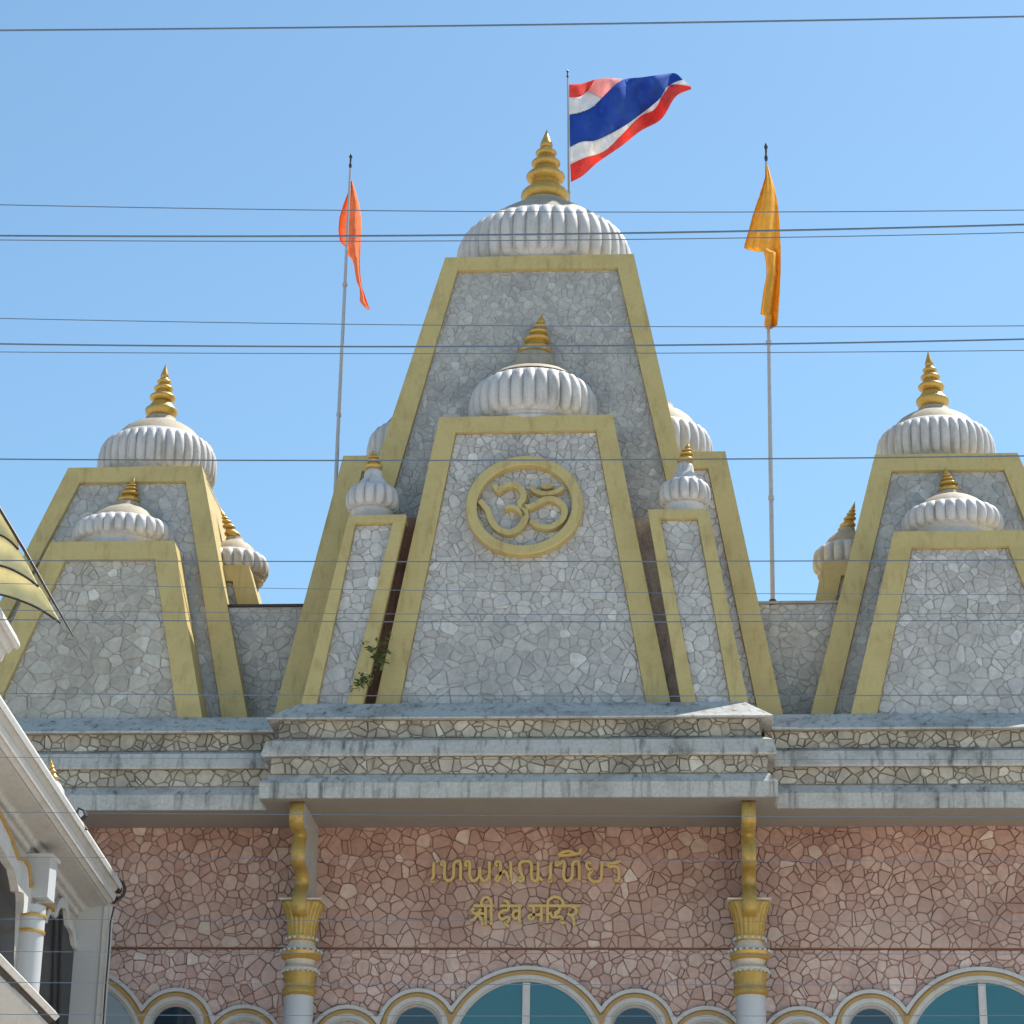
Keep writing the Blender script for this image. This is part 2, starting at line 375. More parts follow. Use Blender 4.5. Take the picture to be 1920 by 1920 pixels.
# ------------------------------------------------------------------ towers
def line_u(pl, a, b):
    (u0, v0), (u1, v1) = pl.uv(*a), pl.uv(*b)
    return lambda v: u0+(u1-u0)*(v-v0)/(v1-v0)
def tower(name, label, Yb, b, TL, BL, TR, BR, iTL, iBL, iTR, iBR, depth, mat='stone_g', size=.2, joint=.012, side='olive',
          seed=1, proud=.10, wrap=.34, limit=300, sizef=None, top=None, h=.018, panel_sides=True, mortar='mortar', base_dz=-.35, group='domed towers on the temple roof'):
    pl = battered(Yb, b, zcope)
    vt = sum(pl.uv(*p)[1] for p in (TL, TR))/2 if top is None else top
    vi = sum(pl.uv(*p)[1] for p in (iTL, iTR))/2
    L, R_, l_, r_ = line_u(pl, TL, BL), line_u(pl, TR, BR), line_u(pl, iTL, iBL), line_u(pl, iTR, iBR)
    v0 = base_dz
    cx = (L(v0)+R_(v0))/2
    t = thing(name, label, 'tower', pl.p(cx, v0), group)
    # body
    cy = pl.v.y; cz = pl.v.z
    sym = depth-2*(pl.p(0, vt).y-Yb) > .8
    def back(u, v, nb=0.0):
        p = pl.p(u, v); yb = Yb+depth-(p.y-Yb) if sym else p.y+depth; return Vector((p.x, yb+nb, p.z))
    ins = .03
    f4 = [pl.p(L(v0)+ins, v0), pl.p(R_(v0)-ins, v0), pl.p(R_(vt)-ins, vt-.04), pl.p(L(vt)+ins, vt-.04)]
    b4 = [back(L(v0)+ins, v0), back(R_(v0)-ins, v0), back(R_(vt)-ins, vt-.04), back(L(vt)+ins, vt-.04)]
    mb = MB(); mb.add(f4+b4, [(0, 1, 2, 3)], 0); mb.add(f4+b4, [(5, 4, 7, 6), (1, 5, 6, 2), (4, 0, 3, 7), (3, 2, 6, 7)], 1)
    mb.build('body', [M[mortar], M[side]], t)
    # frame: left, right and head bars wrap the corner
    def bar(q):
        m = MB(); m.prism([pl.p(u, v, proud) for u, v in q], [pl.p(u, v, -.02)+Vector((0, 0, 0)) for u, v in q]); return m
    m = bar([(L(v0), v0), (l_(v0), v0), (l_(vi), vi), (L(vt), vt)])
    m.prism([pl.p(L(v0), v0, proud-.003), pl.p(L(v0)+.06, v0, proud-.003), pl.p(L(vt)+.06, vt-.002, proud-.003), pl.p(L(vt), vt-.002, proud-.003)],
            [pl.p(L(v0), v0)+Vector((0, wrap, 0)), pl.p(L(v0)+.06, v0)+Vector((0, wrap, 0)), pl.p(L(vt)+.06, vt-.002)+Vector((0, wrap, 0)), pl.p(L(vt), vt-.002)+Vector((0, wrap, 0))])
    m.build('frame_bar', M['olive'], t)
    m = bar([(r_(v0), v0), (R_(v0), v0), (R_(vt), vt), (r_(vi), vi)])
    m.prism([pl.p(R_(v0)-.06, v0, proud-.003), pl.p(R_(v0), v0, proud-.003), pl.p(R_(vt), vt-.002, proud-.003), pl.p(R_(vt)-.06, vt-.002, proud-.003)],
            [pl.p(R_(v0)-.06, v0)+Vector((0, wrap, 0)), pl.p(R_(v0), v0)+Vector((0, wrap, 0)), pl.p(R_(vt), vt-.002)+Vector((0, wrap, 0)), pl.p(R_(vt)-.06, vt-.002)+Vector((0, wrap, 0))])
    m.build('frame_bar', M['olive'], t)
    m = bar([(l_(vi)+.001, vi), (r_(vi)-.001, vi), (R_(vt)-.001, vt), (L(vt)+.001, vt)])
    m.build('frame_bar', M['olive'], t)
    # roof slab
    m = MB(); m.prism([pl.p(L(vt)+.02, vt-.05, -.03), pl.p(R_(vt)-.02, vt-.05, -.03), back(R_(vt)-.02, vt-.05), back(L(vt)+.02, vt-.05)],
                      [pl.p(L(vt)+.02, vt-.006, -.03), pl.p(R_(vt)-.02, vt-.006, -.03), back(R_(vt)-.02, vt-.006), back(L(vt)+.02, vt-.006)])
    m.build('roof_slab', M['olive'], t)
    reg = [(l_(v0), max(v0, -.1)), (r_(v0), max(v0, -.1)), (r_(vi), vi), (l_(vi), vi)]
    reg[0] = (l_(-.1), -.1); reg[1] = (r_(-.1), -.1)
    lay([(pl, .002, paving(reg, size, joint, seed, sizef=sizef))], M[mat], t, 'stone', 'small_stones', limit, h=h, seed=seed)
    ptop = pl.p(0, vt)
    return t, ptop.y, ptop.z, pl
def put_dome(t, cx, cyp, front_off, ytop, ztop, R, yt, yb_, n, ycap, rt=.84, rb=.93, **kw):
    """dome on a tower: cx, cyp = pixel through its axis; yt, yb_ = pixel rows of the front lobes' upper and lower ends"""
    Yc = ytop+front_off; X = at(cx, cyp, Yc).x
    R = (at(cx+R, cyp, Yc)-at(cx, cyp, Yc)).length
    zt = at(cx, yt, Yc-rt*R).z-ztop; zb = at(cx, yb_, Yc-rb*R).z-ztop
    zb = max(zb, .06)
    c = Vector((X, Yc, ztop-.006))
    zc = at(cx, ycap, Yc).z-c.z; dome(t, c, R, zb, zt, n, zc, rb=rb, rt=rt, **kw); hz = zc
    return Vector((c.x, c.y, c.z+hz))
def put_finial(t, p, tipx, tipy, r0, tiers, ball=True):
    q = at(tipx, tipy, p.y); H = q.z-p.z; r0 = (at(tipx+r0, tipy, p.y)-q).length; finial(t, p-Vector((0, 0, .01)), H, r0, tiers, lean=((q.x-p.x)/H, 0), ball=ball)

# main tower
t, yt_, zt_, pl = tower('central_tower', 'tallest grey stone tower with olive gold frame and wide ribbed white dome', .35, .2,
    (835, 490), (737, 785), (1188, 480), (1267, 827), (858, 513), (742, 910), (1158, 506), (1246, 889), 6.8,
    mat='stone_hi', size=.15, joint=.004, seed=11, h=.01)
p = put_dome(t, 1021, 440, 1.68, yt_, zt_, 164, 381, 490, 40, 384, rt=.76, rb=.95, cap=[(.79, 0), (.70, .05), (.5, .12), (.3, .16), (.28, .2)])
put_finial(t, p, 1025, 243, 45, 4, ball=False)
# om panel tower
t, yt_, zt_, pl_om = tower('porch_tower', 'framed grey stone panel tower carrying the round sacred emblem, white ribbed dome above', -.45, .2,
    (825, 787), (708, 1310), (1149, 783), (1254, 1306), (855, 815), (754, 1302), (1118, 812), (1210, 1310), 1.75,
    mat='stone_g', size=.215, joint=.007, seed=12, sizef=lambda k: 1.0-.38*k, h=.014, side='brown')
OMT = t
p = put_dome(t, 1000, 740, 1.02, yt_, zt_, 120, 685, 765, 30, 666, rt=.75, rb=.93, cap=[(.83, 0), (.72, .06), (.45, .12), (.36, .15), (.34, .26), (.30, .34), (.26, .36)])
put_finial(t, p, 1017, 588, 31, 4, ball=False)
# flanking slim towers
t, yt_, zt_, _ = tower('slim_tower', 'slim grey stone tower left of the emblem, beside dark brown gap with weeds', -.75, .2,
    (655, 973), (570, 1310), (763, 968), (683, 1317), (667, 987), (600, 1300), (738, 984), (660, 1293), .9,
    mat='stone_g', size=.2, joint=.01, seed=13, side='brown', wrap=.02, h=.012)
p = put_dome(t, 699, 930, .45, yt_, zt_, 49, 899, 946, 14, 881, rt=.72, rb=.85, drumr=.8, capmat='white', cap=[(.71, 0), (.60, .12), (.44, .20), (.42, .32), (.38, .38), (.27, .44)])
put_finial(t, p, 700, 843, 17, 3)
t, yt_, zt_, _ = tower('slim_tower', 'slim grey stone tower right of the emblem, in front of the sunlit cornice end', -.75, .2,
    (1215, 962), (1275, 1310), (1328, 958), (1400, 1310), (1238, 978), (1303, 1310), (1308, 975), (1368, 1310), .9,
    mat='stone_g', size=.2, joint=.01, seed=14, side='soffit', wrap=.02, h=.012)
p = put_dome(t, 1284, 920, .45, yt_, zt_, 48, 890, 936, 14, 868, rt=.72, rb=.85, drumr=.8, capmat='white', cap=[(.71, 0), (.60, .12), (.44, .20), (.42, .32), (.38, .38), (.27, .44)])
put_finial(t, p, 1291, 829, 16, 3)
# side porches of the main tower
t, yt_, zt_, _ = tower('side_tower', 'broad yellow framed tower half hidden behind the central tower on its left', .55, .2,
    (645, 859), (522, 1318), (925, 857), (1010, 1318), (680, 887), (575, 1318), (895, 886), (950, 1318), 5.4,
    mat='stone_g', size=.22, joint=.01, seed=15, limit=60)
p = put_dome(t, 788, 840, 1.25, yt_, zt_, 99, 778, 850, 28, 765, rt=.82)
put_finial(t, p, 800, 712, 18, 4)
t, yt_, zt_, _ = tower('side_tower', 'broad yellow framed tower half hidden behind the central tower on its right', .55, .2,
    (1112, 854), (1010, 1318), (1360, 852), (1467, 1340), (1145, 884), (1060, 1318), (1328, 883), (1417, 1318), 5.4,
    mat='stone_g', size=.22, joint=.01, seed=16, limit=120)
p = put_dome(t, 1237, 835, 1.25, yt_, zt_, 99, 776, 848, 28, 760, rt=.82)
put_finial(t, p, 1226, 712, 18, 4)
# left shrine
t, yt_, zt_, _ = tower('shrine_tower', 'large framed tower at the left with white dome, tall golden finial', .85, .2,
    (130, 882), (47, 1045), (380, 879), (465, 1348), (152, 908), (70, 1062), (350, 908), (417, 1347), 5.2,
    mat='stone_hi', size=.2, joint=.004, seed=17, h=.01)
p = put_dome(t, 296, 860, 1.40, yt_, zt_, 109, 795, 872, 36, 786, rt=.82)
put_finial(t, p, 311, 682, 30, 4)
t, yt_, zt_, _ = tower('porch_tower', 'left front porch tower with flat white dome, its right edge sunlit yellow', .10, .2,
    (97, 1021), (-60, 1350), (328, 1019), (380, 1347), (125, 1053), (6, 1309), (292, 1053), (334, 1347), 2.0,
    mat='stone_l', size=.25, joint=.007, seed=18, sizef=lambda k: 1.0-.3*k, h=.014, wrap=.9)
p = put_dome(t, 234, 1005, .95, yt_, zt_, 95, 957, 998, 28, 946, rt=.79, rb=.93)
put_finial(t, p, 252, 893, 22, 4)
t, yt_, zt_, _ = tower('side_tower', 'small yellow block tower with round dome right of the left shrine', 2.15, .06,
    (372, 1064), (372, 1150), (468, 1064), (487, 1135), (392, 1093), (392, 1150), (438, 1093), (446, 1135), 1.7,
    mat='stone_g', size=.2, joint=.01, seed=19, limit=40)
p = put_dome(t, 437, 1060, .85, yt_, zt_, 66, 1022, 1075, 18, 1010, rt=.78)
put_finial(t, p, 413, 952, 15, 4)
# right shrine
t, yt_, zt_, _ = tower('shrine_tower', 'large framed tower at the right edge with white dome and golden finial', .85, .2,
    (1640, 857), (1521, 1339), (1907, 855), (1920, 884), (1672, 887), (1564, 1339), (1882, 885), (1920, 979), 5.2,
    mat='stone_hi', size=.2, joint=.004, seed=20, h=.01)
p = put_dome(t, 1754, 850, 1.40, yt_, zt_, 112, 775, 852, 36, 768, rt=.82)
put_finial(t, p, 1740, 658, 31, 4)
t, yt_, zt_, _ = tower('porch_tower', 'right front porch tower with flat white dome, cut by the photo edge', .10, .2,
    (1675, 1004), (1596, 1339), (1917, 997), (2040, 1300), (1709, 1032), (1645, 1337), (1889, 1028), (1920, 1103), 2.0,
    mat='stone_g', size=.22, joint=.007, seed=21, sizef=lambda k: 1.0-.3*k, h=.014)
p = put_dome(t, 1785, 985, .95, yt_, zt_, 97, 931, 978, 28, 926, rt=.79, rb=.93)
put_finial(t, p, 1773, 876, 22, 4)
t, yt_, zt_, _ = tower('side_tower', 'small yellow block tower with round dome left of the right shrine', 2.15, .06,
    (1543, 1053), (1529, 1125), (1660, 1053), (1660, 1125), (1577, 1082), (1568, 1125), (1640, 1082), (1640, 1125), 1.7,
    mat='stone_g', size=.2, joint=.01, seed=22, limit=40)
p = put_dome(t, 1589, 1050, .85, yt_, zt_, 65, 1008, 1062, 18, 992, rt=.78)
put_finial(t, p, 1603, 940, 15, 4)

# ------------------------------------------------------------------ temple building
T = thing('temple_building', 'temple front of pink crazy paving under a deep stepped grey stone cornice', 'building', (0, 0, 0))
XL, XR = at(505, 1480, -1.25).x, at(1441, 1480, -1.25).x      # stone band ends of the centre bay
def zy(py, Y, px=985): return at(px, py, Y).z
# centre profile: (out, z)
o_ = lambda Y: -Y
prof_c = [(0.0, zsoff), (1.40, zsoff), (1.40, zy(1466, -1.40)), (1.27, zy(1452, -1.27)), (1.24, zy(1452, -1.24)+.01),
          (1.24, zy(1418, -1.24)), (1.38, zy(1416, -1.38)), (1.40, zy(1412, -1.40)), (1.33, zy(1387, -1.33)), (1.14, zy(1383, -1.14)),
          (1.14, zy(1350, -1.14)), (1.34, zy(1346, -1.34)), (1.35, zy(1343, -1.35)), (.85, zcope), (-1.2, zcope)]
bands_c = [(1.24, prof_c[4][1], prof_c[5][1]), (1.14, prof_c[9][1], prof_c[10][1])]
DS = .80
prof_s = [(o-DS if i else -WY, z) for i, (o, z) in enumerate(prof_c)]
def sweep_u(prof, xl, xr, ref, back):
    m = MB(); n = len(prof); vs = []
    for o, z in prof:
        e = o-ref; vs += [(xl-e, back, z), (xl-e, -o, z), (xr+e, -o, z), (xr+e, back, z)]
    fs = []
    for i in range(n-1):
        for k in range(3): fs.append((i*4+k, i*4+k+1, (i+1)*4+k+1, (i+1)*4+k))
    m.add(vs, fs); return m
def seg_u(i0, i1): return prof_c[i0:i1]
def ledge(name, idx, mat, xl, xr, prof, back, parent, ref=1.24):
    m = sweep_u([prof[i] for i in idx], xl, xr, ref, back); return m.build(name, mat, parent)
cc = thing('cornice', 'projecting centre cornice of three weathered ledges over the gold lettering', 'cornice', (0, -1.0, zsoff))
PC = prof_c
backc = WY+.12
m = sweep_u([(-WY+.1, PC[0][1]), (1.40, PC[0][1]), (1.40, PC[2][1]), PC[3], PC[4]], XL, XR, 1.24, backc); m.build('bottom_ledge', M['ledge'], cc)
m = sweep_u([PC[4], PC[5]], XL, XR, 1.24, backc); m.build('stone_band', M['mortar_dark'], cc)
m = sweep_u([PC[5], PC[6], PC[7], PC[8], PC[9]], XL, XR, 1.24, backc); m.build('middle_ledge', M['ledge'], cc)
m = sweep_u([PC[9], PC[10]], XL, XR, 1.24, backc); m.build('stone_band', M['mortar_dark'], cc)
m = sweep_u([PC[10], PC[11], PC[12], PC[13], PC[14]], XL, XR, 1.24, 1.2); m.build('top_ledge', M['ledge'], cc)
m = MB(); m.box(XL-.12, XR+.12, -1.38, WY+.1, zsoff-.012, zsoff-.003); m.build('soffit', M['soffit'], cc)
cells = []
for i, (o, z0, z1) in enumerate(bands_c):
    pl = Plane((0, -o, z0), (1, 0, 0), (0, 0, 1)); e = o-1.24
    cells.append((pl, .002, paving([(XL-e, 0), (XR+e, 0), (XR+e, z1-z0), (XL-e, z1-z0)], .16, .012, 41+i, spread=.95)))
lay(cells, M['stone_c'], cc, 'stone', 'small_stones', 300, h=.028, bev=.013, seed=5, round_=.10)
PS = prof_s
XFAR = 17.0
for side, (x0, x1) in enumerate(((-XFAR-1.5, XL+.03), (XR-.03, XFAR))):
    lab = ('left', 'right')[side]
    c2 = thing('cornice', 'set back stepped grey cornice of the %s bay beside the centre cornice' % lab, 'cornice', ((x0+x1)/2, -.6, zsoff))
    def strip(idx, name, mat, extra_back=0.0):
        mm = MB(); pr = [PS[i] for i in idx]; n = len(pr)
        mm.add([(x, -o, z) for o, z in pr for x in (x0, x1)], [(2*i, 2*i+1, 2*i+3, 2*i+2) for i in range(n-1)]); return mm.build(name, mat, c2)
    PS[0] = (-WY, PC[0][1])
    strip([0, 1, 2, 3, 4], 'bottom_ledge', M['ledge']); strip([4, 5], 'stone_band', M['mortar_dark']); strip([5, 6, 7, 8, 9], 'middle_ledge', M['ledge'])
    strip([9, 10], 'stone_band', M['mortar_dark']); strip([10, 11, 12, 13, 14], 'top_ledge', M['ledge'])
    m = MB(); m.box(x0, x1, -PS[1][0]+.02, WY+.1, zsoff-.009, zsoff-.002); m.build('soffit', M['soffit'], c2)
    cells = []
    xa, xb = (-12.5, x1) if side == 0 else (x0, 6.2)
    for i, (o, z0, z1) in enumerate(bands_c):
        pl = Plane((0, -o+DS, z0), (1, 0, 0), (0, 0, 1))
        cells.append((pl, .002, paving([(xa, 0), (xb, 0), (xb, z1-z0), (xa, z1-z0)], .16, .012, 51+i+side*7, spread=.95)))
    lay(cells, M['stone_c'], c2, 'stone', 'small_stones', 300, h=.028, bev=.013, seed=6+side, round_=.10)
# walls
m = MB(); m.box(-XFAR-1.5, XFAR, WY, WY+.3, zband, zsoff-.001); m.build('upper_wall', M['mortar_pink'], T)
m = MB(); m.box(-XFAR-1.5, XFAR, WY+.12, 12, 0.0, zband-.001); m.build('lower_wall', M['mortar_pink'], T)
m = MB(); m.box(-XFAR-1.4, XFAR-.1, WY+.31, 12, zband, zcope-.01); m.build('roof_block', M['concrete'], T)
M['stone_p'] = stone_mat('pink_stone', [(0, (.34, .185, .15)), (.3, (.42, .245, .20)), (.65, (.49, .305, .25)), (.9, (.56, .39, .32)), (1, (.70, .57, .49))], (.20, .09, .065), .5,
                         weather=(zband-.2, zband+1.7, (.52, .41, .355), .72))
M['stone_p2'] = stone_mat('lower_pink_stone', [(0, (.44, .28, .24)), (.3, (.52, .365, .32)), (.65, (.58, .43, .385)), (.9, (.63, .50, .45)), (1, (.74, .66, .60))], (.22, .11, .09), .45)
xa, xb = at(165, 1700, WY).x, at(1960, 1700, WY).x
plu = Plane((0, WY, zband), (1, 0, 0), (0, 0, 1)); Hh = zsoff-zband
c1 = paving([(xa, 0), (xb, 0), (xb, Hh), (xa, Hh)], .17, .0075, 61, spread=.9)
zlow = zband-2.3
pll = Plane((0, WY+.12, zlow), (1, 0, 0), (0, 0, 1))
c2_ = paving([(xa, 0), (xb, 0), (xb, zband-zlow-.01), (xa, zband-zlow-.01)], .165, .007, 62, spread=.9)

# ------------------------------------------------------------------ multifoil windows
YW = WY+.12
bay = at(988, 1815, YW).x
mpx = (at(1088, 1815, YW)-at(988, 1815, YW)).length/100
ztop_w = at(985, 1811, YW-.1).z
def foils(cx):
    R0 = 165*mpx; c0 = ztop_w-R0
    R1 = 76*mpx; z1 = at(785, 1853, YW-.1).z-R1
    R2 = 76*mpx; z2 = at(655, 1884, YW-.1).z-R2
    L = [(cx, c0, R0)]
    for s in (-1, 1): L += [(cx+s*203*mpx, z1, R1), (cx+s*334*mpx, z2, R2)]
    return L
def env(F, a, x):
    best = None
    for xc, zc, R in F:
        r = R-a; d = r*r-(x-xc)**2
        if d >= 0:
            z = zc+math.sqrt(d); best = z if best is None or z > best else best
    return best
M['pale'] = glass('pale_blue_glass', (.26, .33, .38), .25)
def window(cx, label, seed):
    F = foils(cx); w = thing('window', label, 'window', (cx, YW, zlow), 'multifoil arched windows of the temple')
    xo = 334*mpx+76*mpx
    def curve(a, lo):
        pts = []; X = xo-a; n = 180
        pts.append((cx-X, lo))
        for i in range(n+1):
            t = -math.cos(math.pi*i/n); x = cx+X*t*.9999; z = env(F, a, x)
            pts.append((x, z if z else lo))
        pts.append((cx+X, lo)); return pts
    lo = zlow+.2
    def band(a0, a1, y0, y1, name, mat):
        A, B = curve(a0, lo), curve(a1, lo); n = len(A); mb = MB()
        vs = [(x, y0, z) for x, z in A]+[(x, y0, z) for x, z in B]+[(x, y1, z) for x, z in A]+[(x, y1, z) for x, z in B]
        fs = []
        for i in range(n-1): fs += [(i, i+1, n+i+1, n+i), (2*n+i, 2*n+i+1, i+1, i), (n+i, n+i+1, 3*n+i+1, 3*n+i)]
        mb.add(vs, fs); return mb.build(name, mat, w)
    k = mpx
    M['win'] = M.get('win') or paint('window_surround_paint', (.50, .50, .49), .5, (.3, .28, .25), .3, .35, var=.05, bump=.05)
    band(0, 7*k, YW-.11, YW, 'outer_band', M['win']); band(7*k, 10*k, YW-.08, YW, 'groove', M['archgold']); band(10*k, 16*k, YW-.125, YW, 'gold_band', M['archgold'])
    band(16*k, 24*k, YW-.10, YW, 'inner_band', M['win']); band(24*k, 29*k, YW-.075, YW, 'frame', M['bldg'])
    # panes: one in each foil
    def pane(i, mat, inset):
        xc, zc, R = F[i]; r = R-inset*k; mb = MB(); pts = []
        hw = min(r, 138*k) if i == 0 else r*.98
        cut = math.acos(min(1, hw/r))
        for j in range(25):
            a = cut+(math.pi-2*cut)*j/24; pts.append((xc+r*math.cos(a), zc+r*math.sin(a)))
        pts += [(xc-hw, lo), (xc+hw, lo)]
        mb.prism([(x, YW-.05, z) for x, z in pts], [(x, YW-.02, z) for x, z in pts]); return mb.build('pane', mat, w)
    mb = MB(); A = curve(28*k, lo); mb.add([(x, YW-.018, z) for x, z in A]+[(x, YW-.018, lo-.01) for x, z in A], [(i, i+1, len(A)+i+1, len(A)+i) for i in range(len(A)-1)])
    mb.build('backing', M['bldg'], w)
    pane(0, M['pale' if seed == 1 else 'teal'], 28)
    for i in (1, 3): pane(i, M['navy'], 35)
    for i in (2, 4): pane(i, M['bldgw'], 38)
    mb = MB(); mb.box(cx-7*k, cx+7*k, YW-.085, YW-.04, lo, ztop_w-31*k); mb.build('mullion', M['bldgw'], w)
    for s in (-1, 1):
        mb = MB(); mb.box(cx+s*144*k-9*k, cx+s*144*k+9*k, YW-.08, YW-.04, lo, ztop_w-112*k); mb.build('mullion', M['bldg'], w)
    return F
bays = (at(138, 1815, YW).x, bay, at(1838, 1815, YW).x)
FS = []
FS.append(window(bays[0], 'arched multifoil window at lower left, half hidden by the white building', 1))
FS.append(window(bays[1], 'middle arched multifoil window with teal glass below the gold lettering', 2))
FS.append(window(bays[2], 'arched multifoil window at lower right, cut by the photo edge', 3))
def keep(poly):
    for F in FS:
        if all((lambda e: e is not None and zlow+y < e-.0)(env(F, .09, x)) for x, y in poly): return False
    return True
c2_ = [(p_, a) for p_, a in c2_ if keep(p_)]
def lay_pair():
    allc = sorted([(a, 0, p_) for p_, a in c1]+[(a, 1, p_) for p_, a in c2_], key=lambda c: -c[0])
    th = allc[min(299, len(allc)-1)][0]
    n0 = sum(1 for c in allc[:300] if c[1] == 0)
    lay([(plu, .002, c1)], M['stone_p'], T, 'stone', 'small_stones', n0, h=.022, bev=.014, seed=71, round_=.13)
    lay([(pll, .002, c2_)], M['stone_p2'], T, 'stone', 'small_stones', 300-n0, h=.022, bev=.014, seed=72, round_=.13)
lay_pair()

# ------------------------------------------------------------------ parapet walls and poles
def parapet(x0, x1, Y, ztop, label, seed, capmat):
    t = thing('parapet_wall', label, 'wall', ((x0+x1)/2, Y, zcope), 'parapet walls between the roof towers')
    m = MB(); m.box(x0, x1, Y, Y+.25, zcope-.1, ztop-.05); m.build('core', M['mortar'], t)
    m = MB(); m.box(x0-.02, x1+.02, Y-.05, Y+.3, ztop-.05, ztop); m.build('coping', M[capmat], t)
    pl = Plane((0, Y, zcope-.05), (1, 0, 0), (0, 0, 1)); H = ztop-.05-zcope+.05
    lay([(pl, .002, paving([(x0, 0), (x1, 0), (x1, H), (x0, H)], .17, .01, seed))], M['stone_hi'], t, 'stone', 'small_stones', 120, h=.012, seed=seed)
YPW = 1.5; zp = at(1500, 1128, YPW).z
parapet(at(395, 1200, YPW).x, at(640, 1200, YPW).x, YPW, at(500, 1134, YPW).z, 'rough grey parapet wall between left shrine and centre towers', 81, 'metal_dark')
parapet(at(1400, 1200, YPW).x, at(1600, 1200, YPW).x, YPW, zp, 'rough grey parapet wall at the foot of the right flagpole', 82, 'concrete')
m = MB(); m.box(-XFAR-1, XFAR-.5, .4, 11.5, zcope-.2, zcope-.12); m.build('roof_deck', M['concrete'], T)

def flagpole(top, bot, Y, r, label, joints):
    a, b = at(*bot, Y), at(*top, Y)
    t = thing('flagpole', label, 'flagpole', a, 'flagpoles on the temple roof')
    d = (b-a); m = MB()
    m.tube([a+d*k for k in (-.02, .3, .65, .96)], [r, r, r*.8, r*.55], 10); m.build('pole', M['steel'], t, smooth=True)
    for j in joints:
        m = MB(); m.tube([a+d*(j-.004), a+d*(j+.004)], r*1.35, 10); m.build('collar', M['steel'], t)
    m = MB(); m.tube([a+d*.955, a+d*.966, a+d*.972, a+d*.985, a+d*.99, a+d*1.0], [r*.5, r*.9, r*.45, r*.5, r*.95, r*.2], 8); m.build('tip', M['metal_dark'], t, smooth=True)
    return a, b
YP1, YP2, YP3 = 2.9, 1.63, 4.6
flagpole((658, 288), (627, 960), YP1, .042, 'leaning grey flagpole flying the narrow orange flag', (.26, .62))
flagpole((1436, 268), (1449, 1136), YP2, .045, 'tall grey flagpole on the right parapet flying the golden yellow flag', (.22, .55))
flagpole((1064, 130), (1069, 520), YP3, .032, 'short thin flagpole behind the main finial flying the striped flag', (.4,))
m = MB(); q = at(1449, 1136, YP2); m.lathe(q, [(.16, -.03), (.16, .04), (.08, .05), (.07, .12)], 12); tag(m.build('pole_socket', M['metal_dark']), 'dark socket at the foot of the right flagpole', 'socket')

# ------------------------------------------------------------------ flags
def cat(Pts, t):
    n = len(Pts)-1; x = t*n; i = min(int(x), n-1); f = x-i
    p0, p1, p2, p3 = Pts[max(i-1, 0)], Pts[i], Pts[i+1], Pts[min(i+2, n)]
    return tuple(.5*((2*b)+(-a+c)*f+(2*a-5*b+4*c-d)*f*f+(-a+3*b-3*c+d)*f**3) for a, b, c, d in zip(p0, p1, p2, p3))
fo = lambda p: (820+p[0]/3.692, 100+p[1]/3.692)
C0 = [(912, 215), (1000, 207), (1090, 180), (1270, 178), (1420, 158), (1560, 138), (1640, 128), (1690, 170)]
C1 = [(912, 305), (985, 300), (1040, 262), (1262, 186), (1422, 161), (1562, 141), (1643, 133), (1692, 174)]
C2 = [(915, 422), (1000, 402), (1085, 362), (1262, 195), (1424, 165), (1565, 145), (1646, 138), (1695, 178)]
C3 = [(918, 650), (1000, 612), (1110, 598), (1290, 505), (1430, 405), (1535, 318), (1620, 215), (1700, 182)]
C4 = [(920, 770), (1010, 727), (1150, 680), (1265, 575), (1400, 440), (1510, 380), (1600, 225), (1752, 228)]
C5 = [(925, 890), (1010, 845), (1110, 755), (1270, 645), (1410, 535), (1550, 455), (1650, 300), (1758, 248)]
PK = [(1040, 262), (1130, 300)]
flag = thing('flag', 'large red, white and blue striped flag streaming to the right of the main finial', 'flag', at(1067, 250, YP3), 'flags on the roof')
M['f_red'] = cloth('flag_red', (.85, .11, .09), .4); M['f_white'] = cloth('flag_white', (.85, .84, .84), .35); M['f_blue'] = cloth('flag_blue', (.04, .11, .46), .35); M['f_pink'] = cloth('flag_sunlit_fold', (.90, .50, .47), .5)  # pink: the backlit look of the folded red stripe put into the colour
def sheet(A, B, mat, name, parent, Y, nu=48, nv=6, conv=fo, amp=.24, ph=0.0, v0=0.0, v1=1.0, off=0.0):
    mb = MB(); vs = []; fs = []
    for i in range(nu+1):
        t = i/nu; a, b = cat(A, t), cat(B, t)
        for j in range(nv+1):
            s = j/nv; q = conv((a[0]+(b[0]-a[0])*s, a[1]+(b[1]-a[1])*s)); sv = v0+(v1-v0)*s
            tx, ty = (q[0]-1066)/230, (q[1]-130)/210; y = Y+amp*max(0, min(1, tx*5))*(1.3*math.sin(tx*9+ty*5)+.75*math.sin(tx*17-ty*9)+.35*math.sin(tx*31+ty*16))+off
            vs.append(at(q[0], q[1], y))
    for i in range(nu):
        for j in range(nv): a = i*(nv+1)+j; fs.append((a, a+1, a+nv+2, a+nv+1))
    mb.add(vs, fs); o = mb.build(name, mat, parent, smooth=80)
    sm = o.modifiers.new('thickness', 'SOLIDIFY'); sm.thickness = .004
    return o
for k, (A, B, mt, nm) in enumerate(((C0, C1, 'f_red', 'red_stripe'), (C1, C2, 'f_white', 'white_stripe'), (C2, C3, 'f_blue', 'blue_stripe'), (C3, C4, 'f_white', 'white_stripe'), (C4, C5, 'f_red', 'red_stripe'))):
    if k < 2: continue
    sheet(A, B, M[mt], nm, flag, YP3, v0=k/5, v1=(k+1)/5)
sheet([(912, 215), (960, 212), (1010, 205), (1088, 182)], [(912, 305), (985, 300), (1020, 280), (1042, 264)], M['f_red'], 'red_stripe', flag, YP3, nu=10)
sheet([(1088, 181), (1150, 172), (1210, 172), (1274, 176)], [(1040, 263), (1126, 320), (1192, 264), (1270, 194)], M['f_pink'], 'folded_stripe', flag, YP3, nu=10, off=.05)
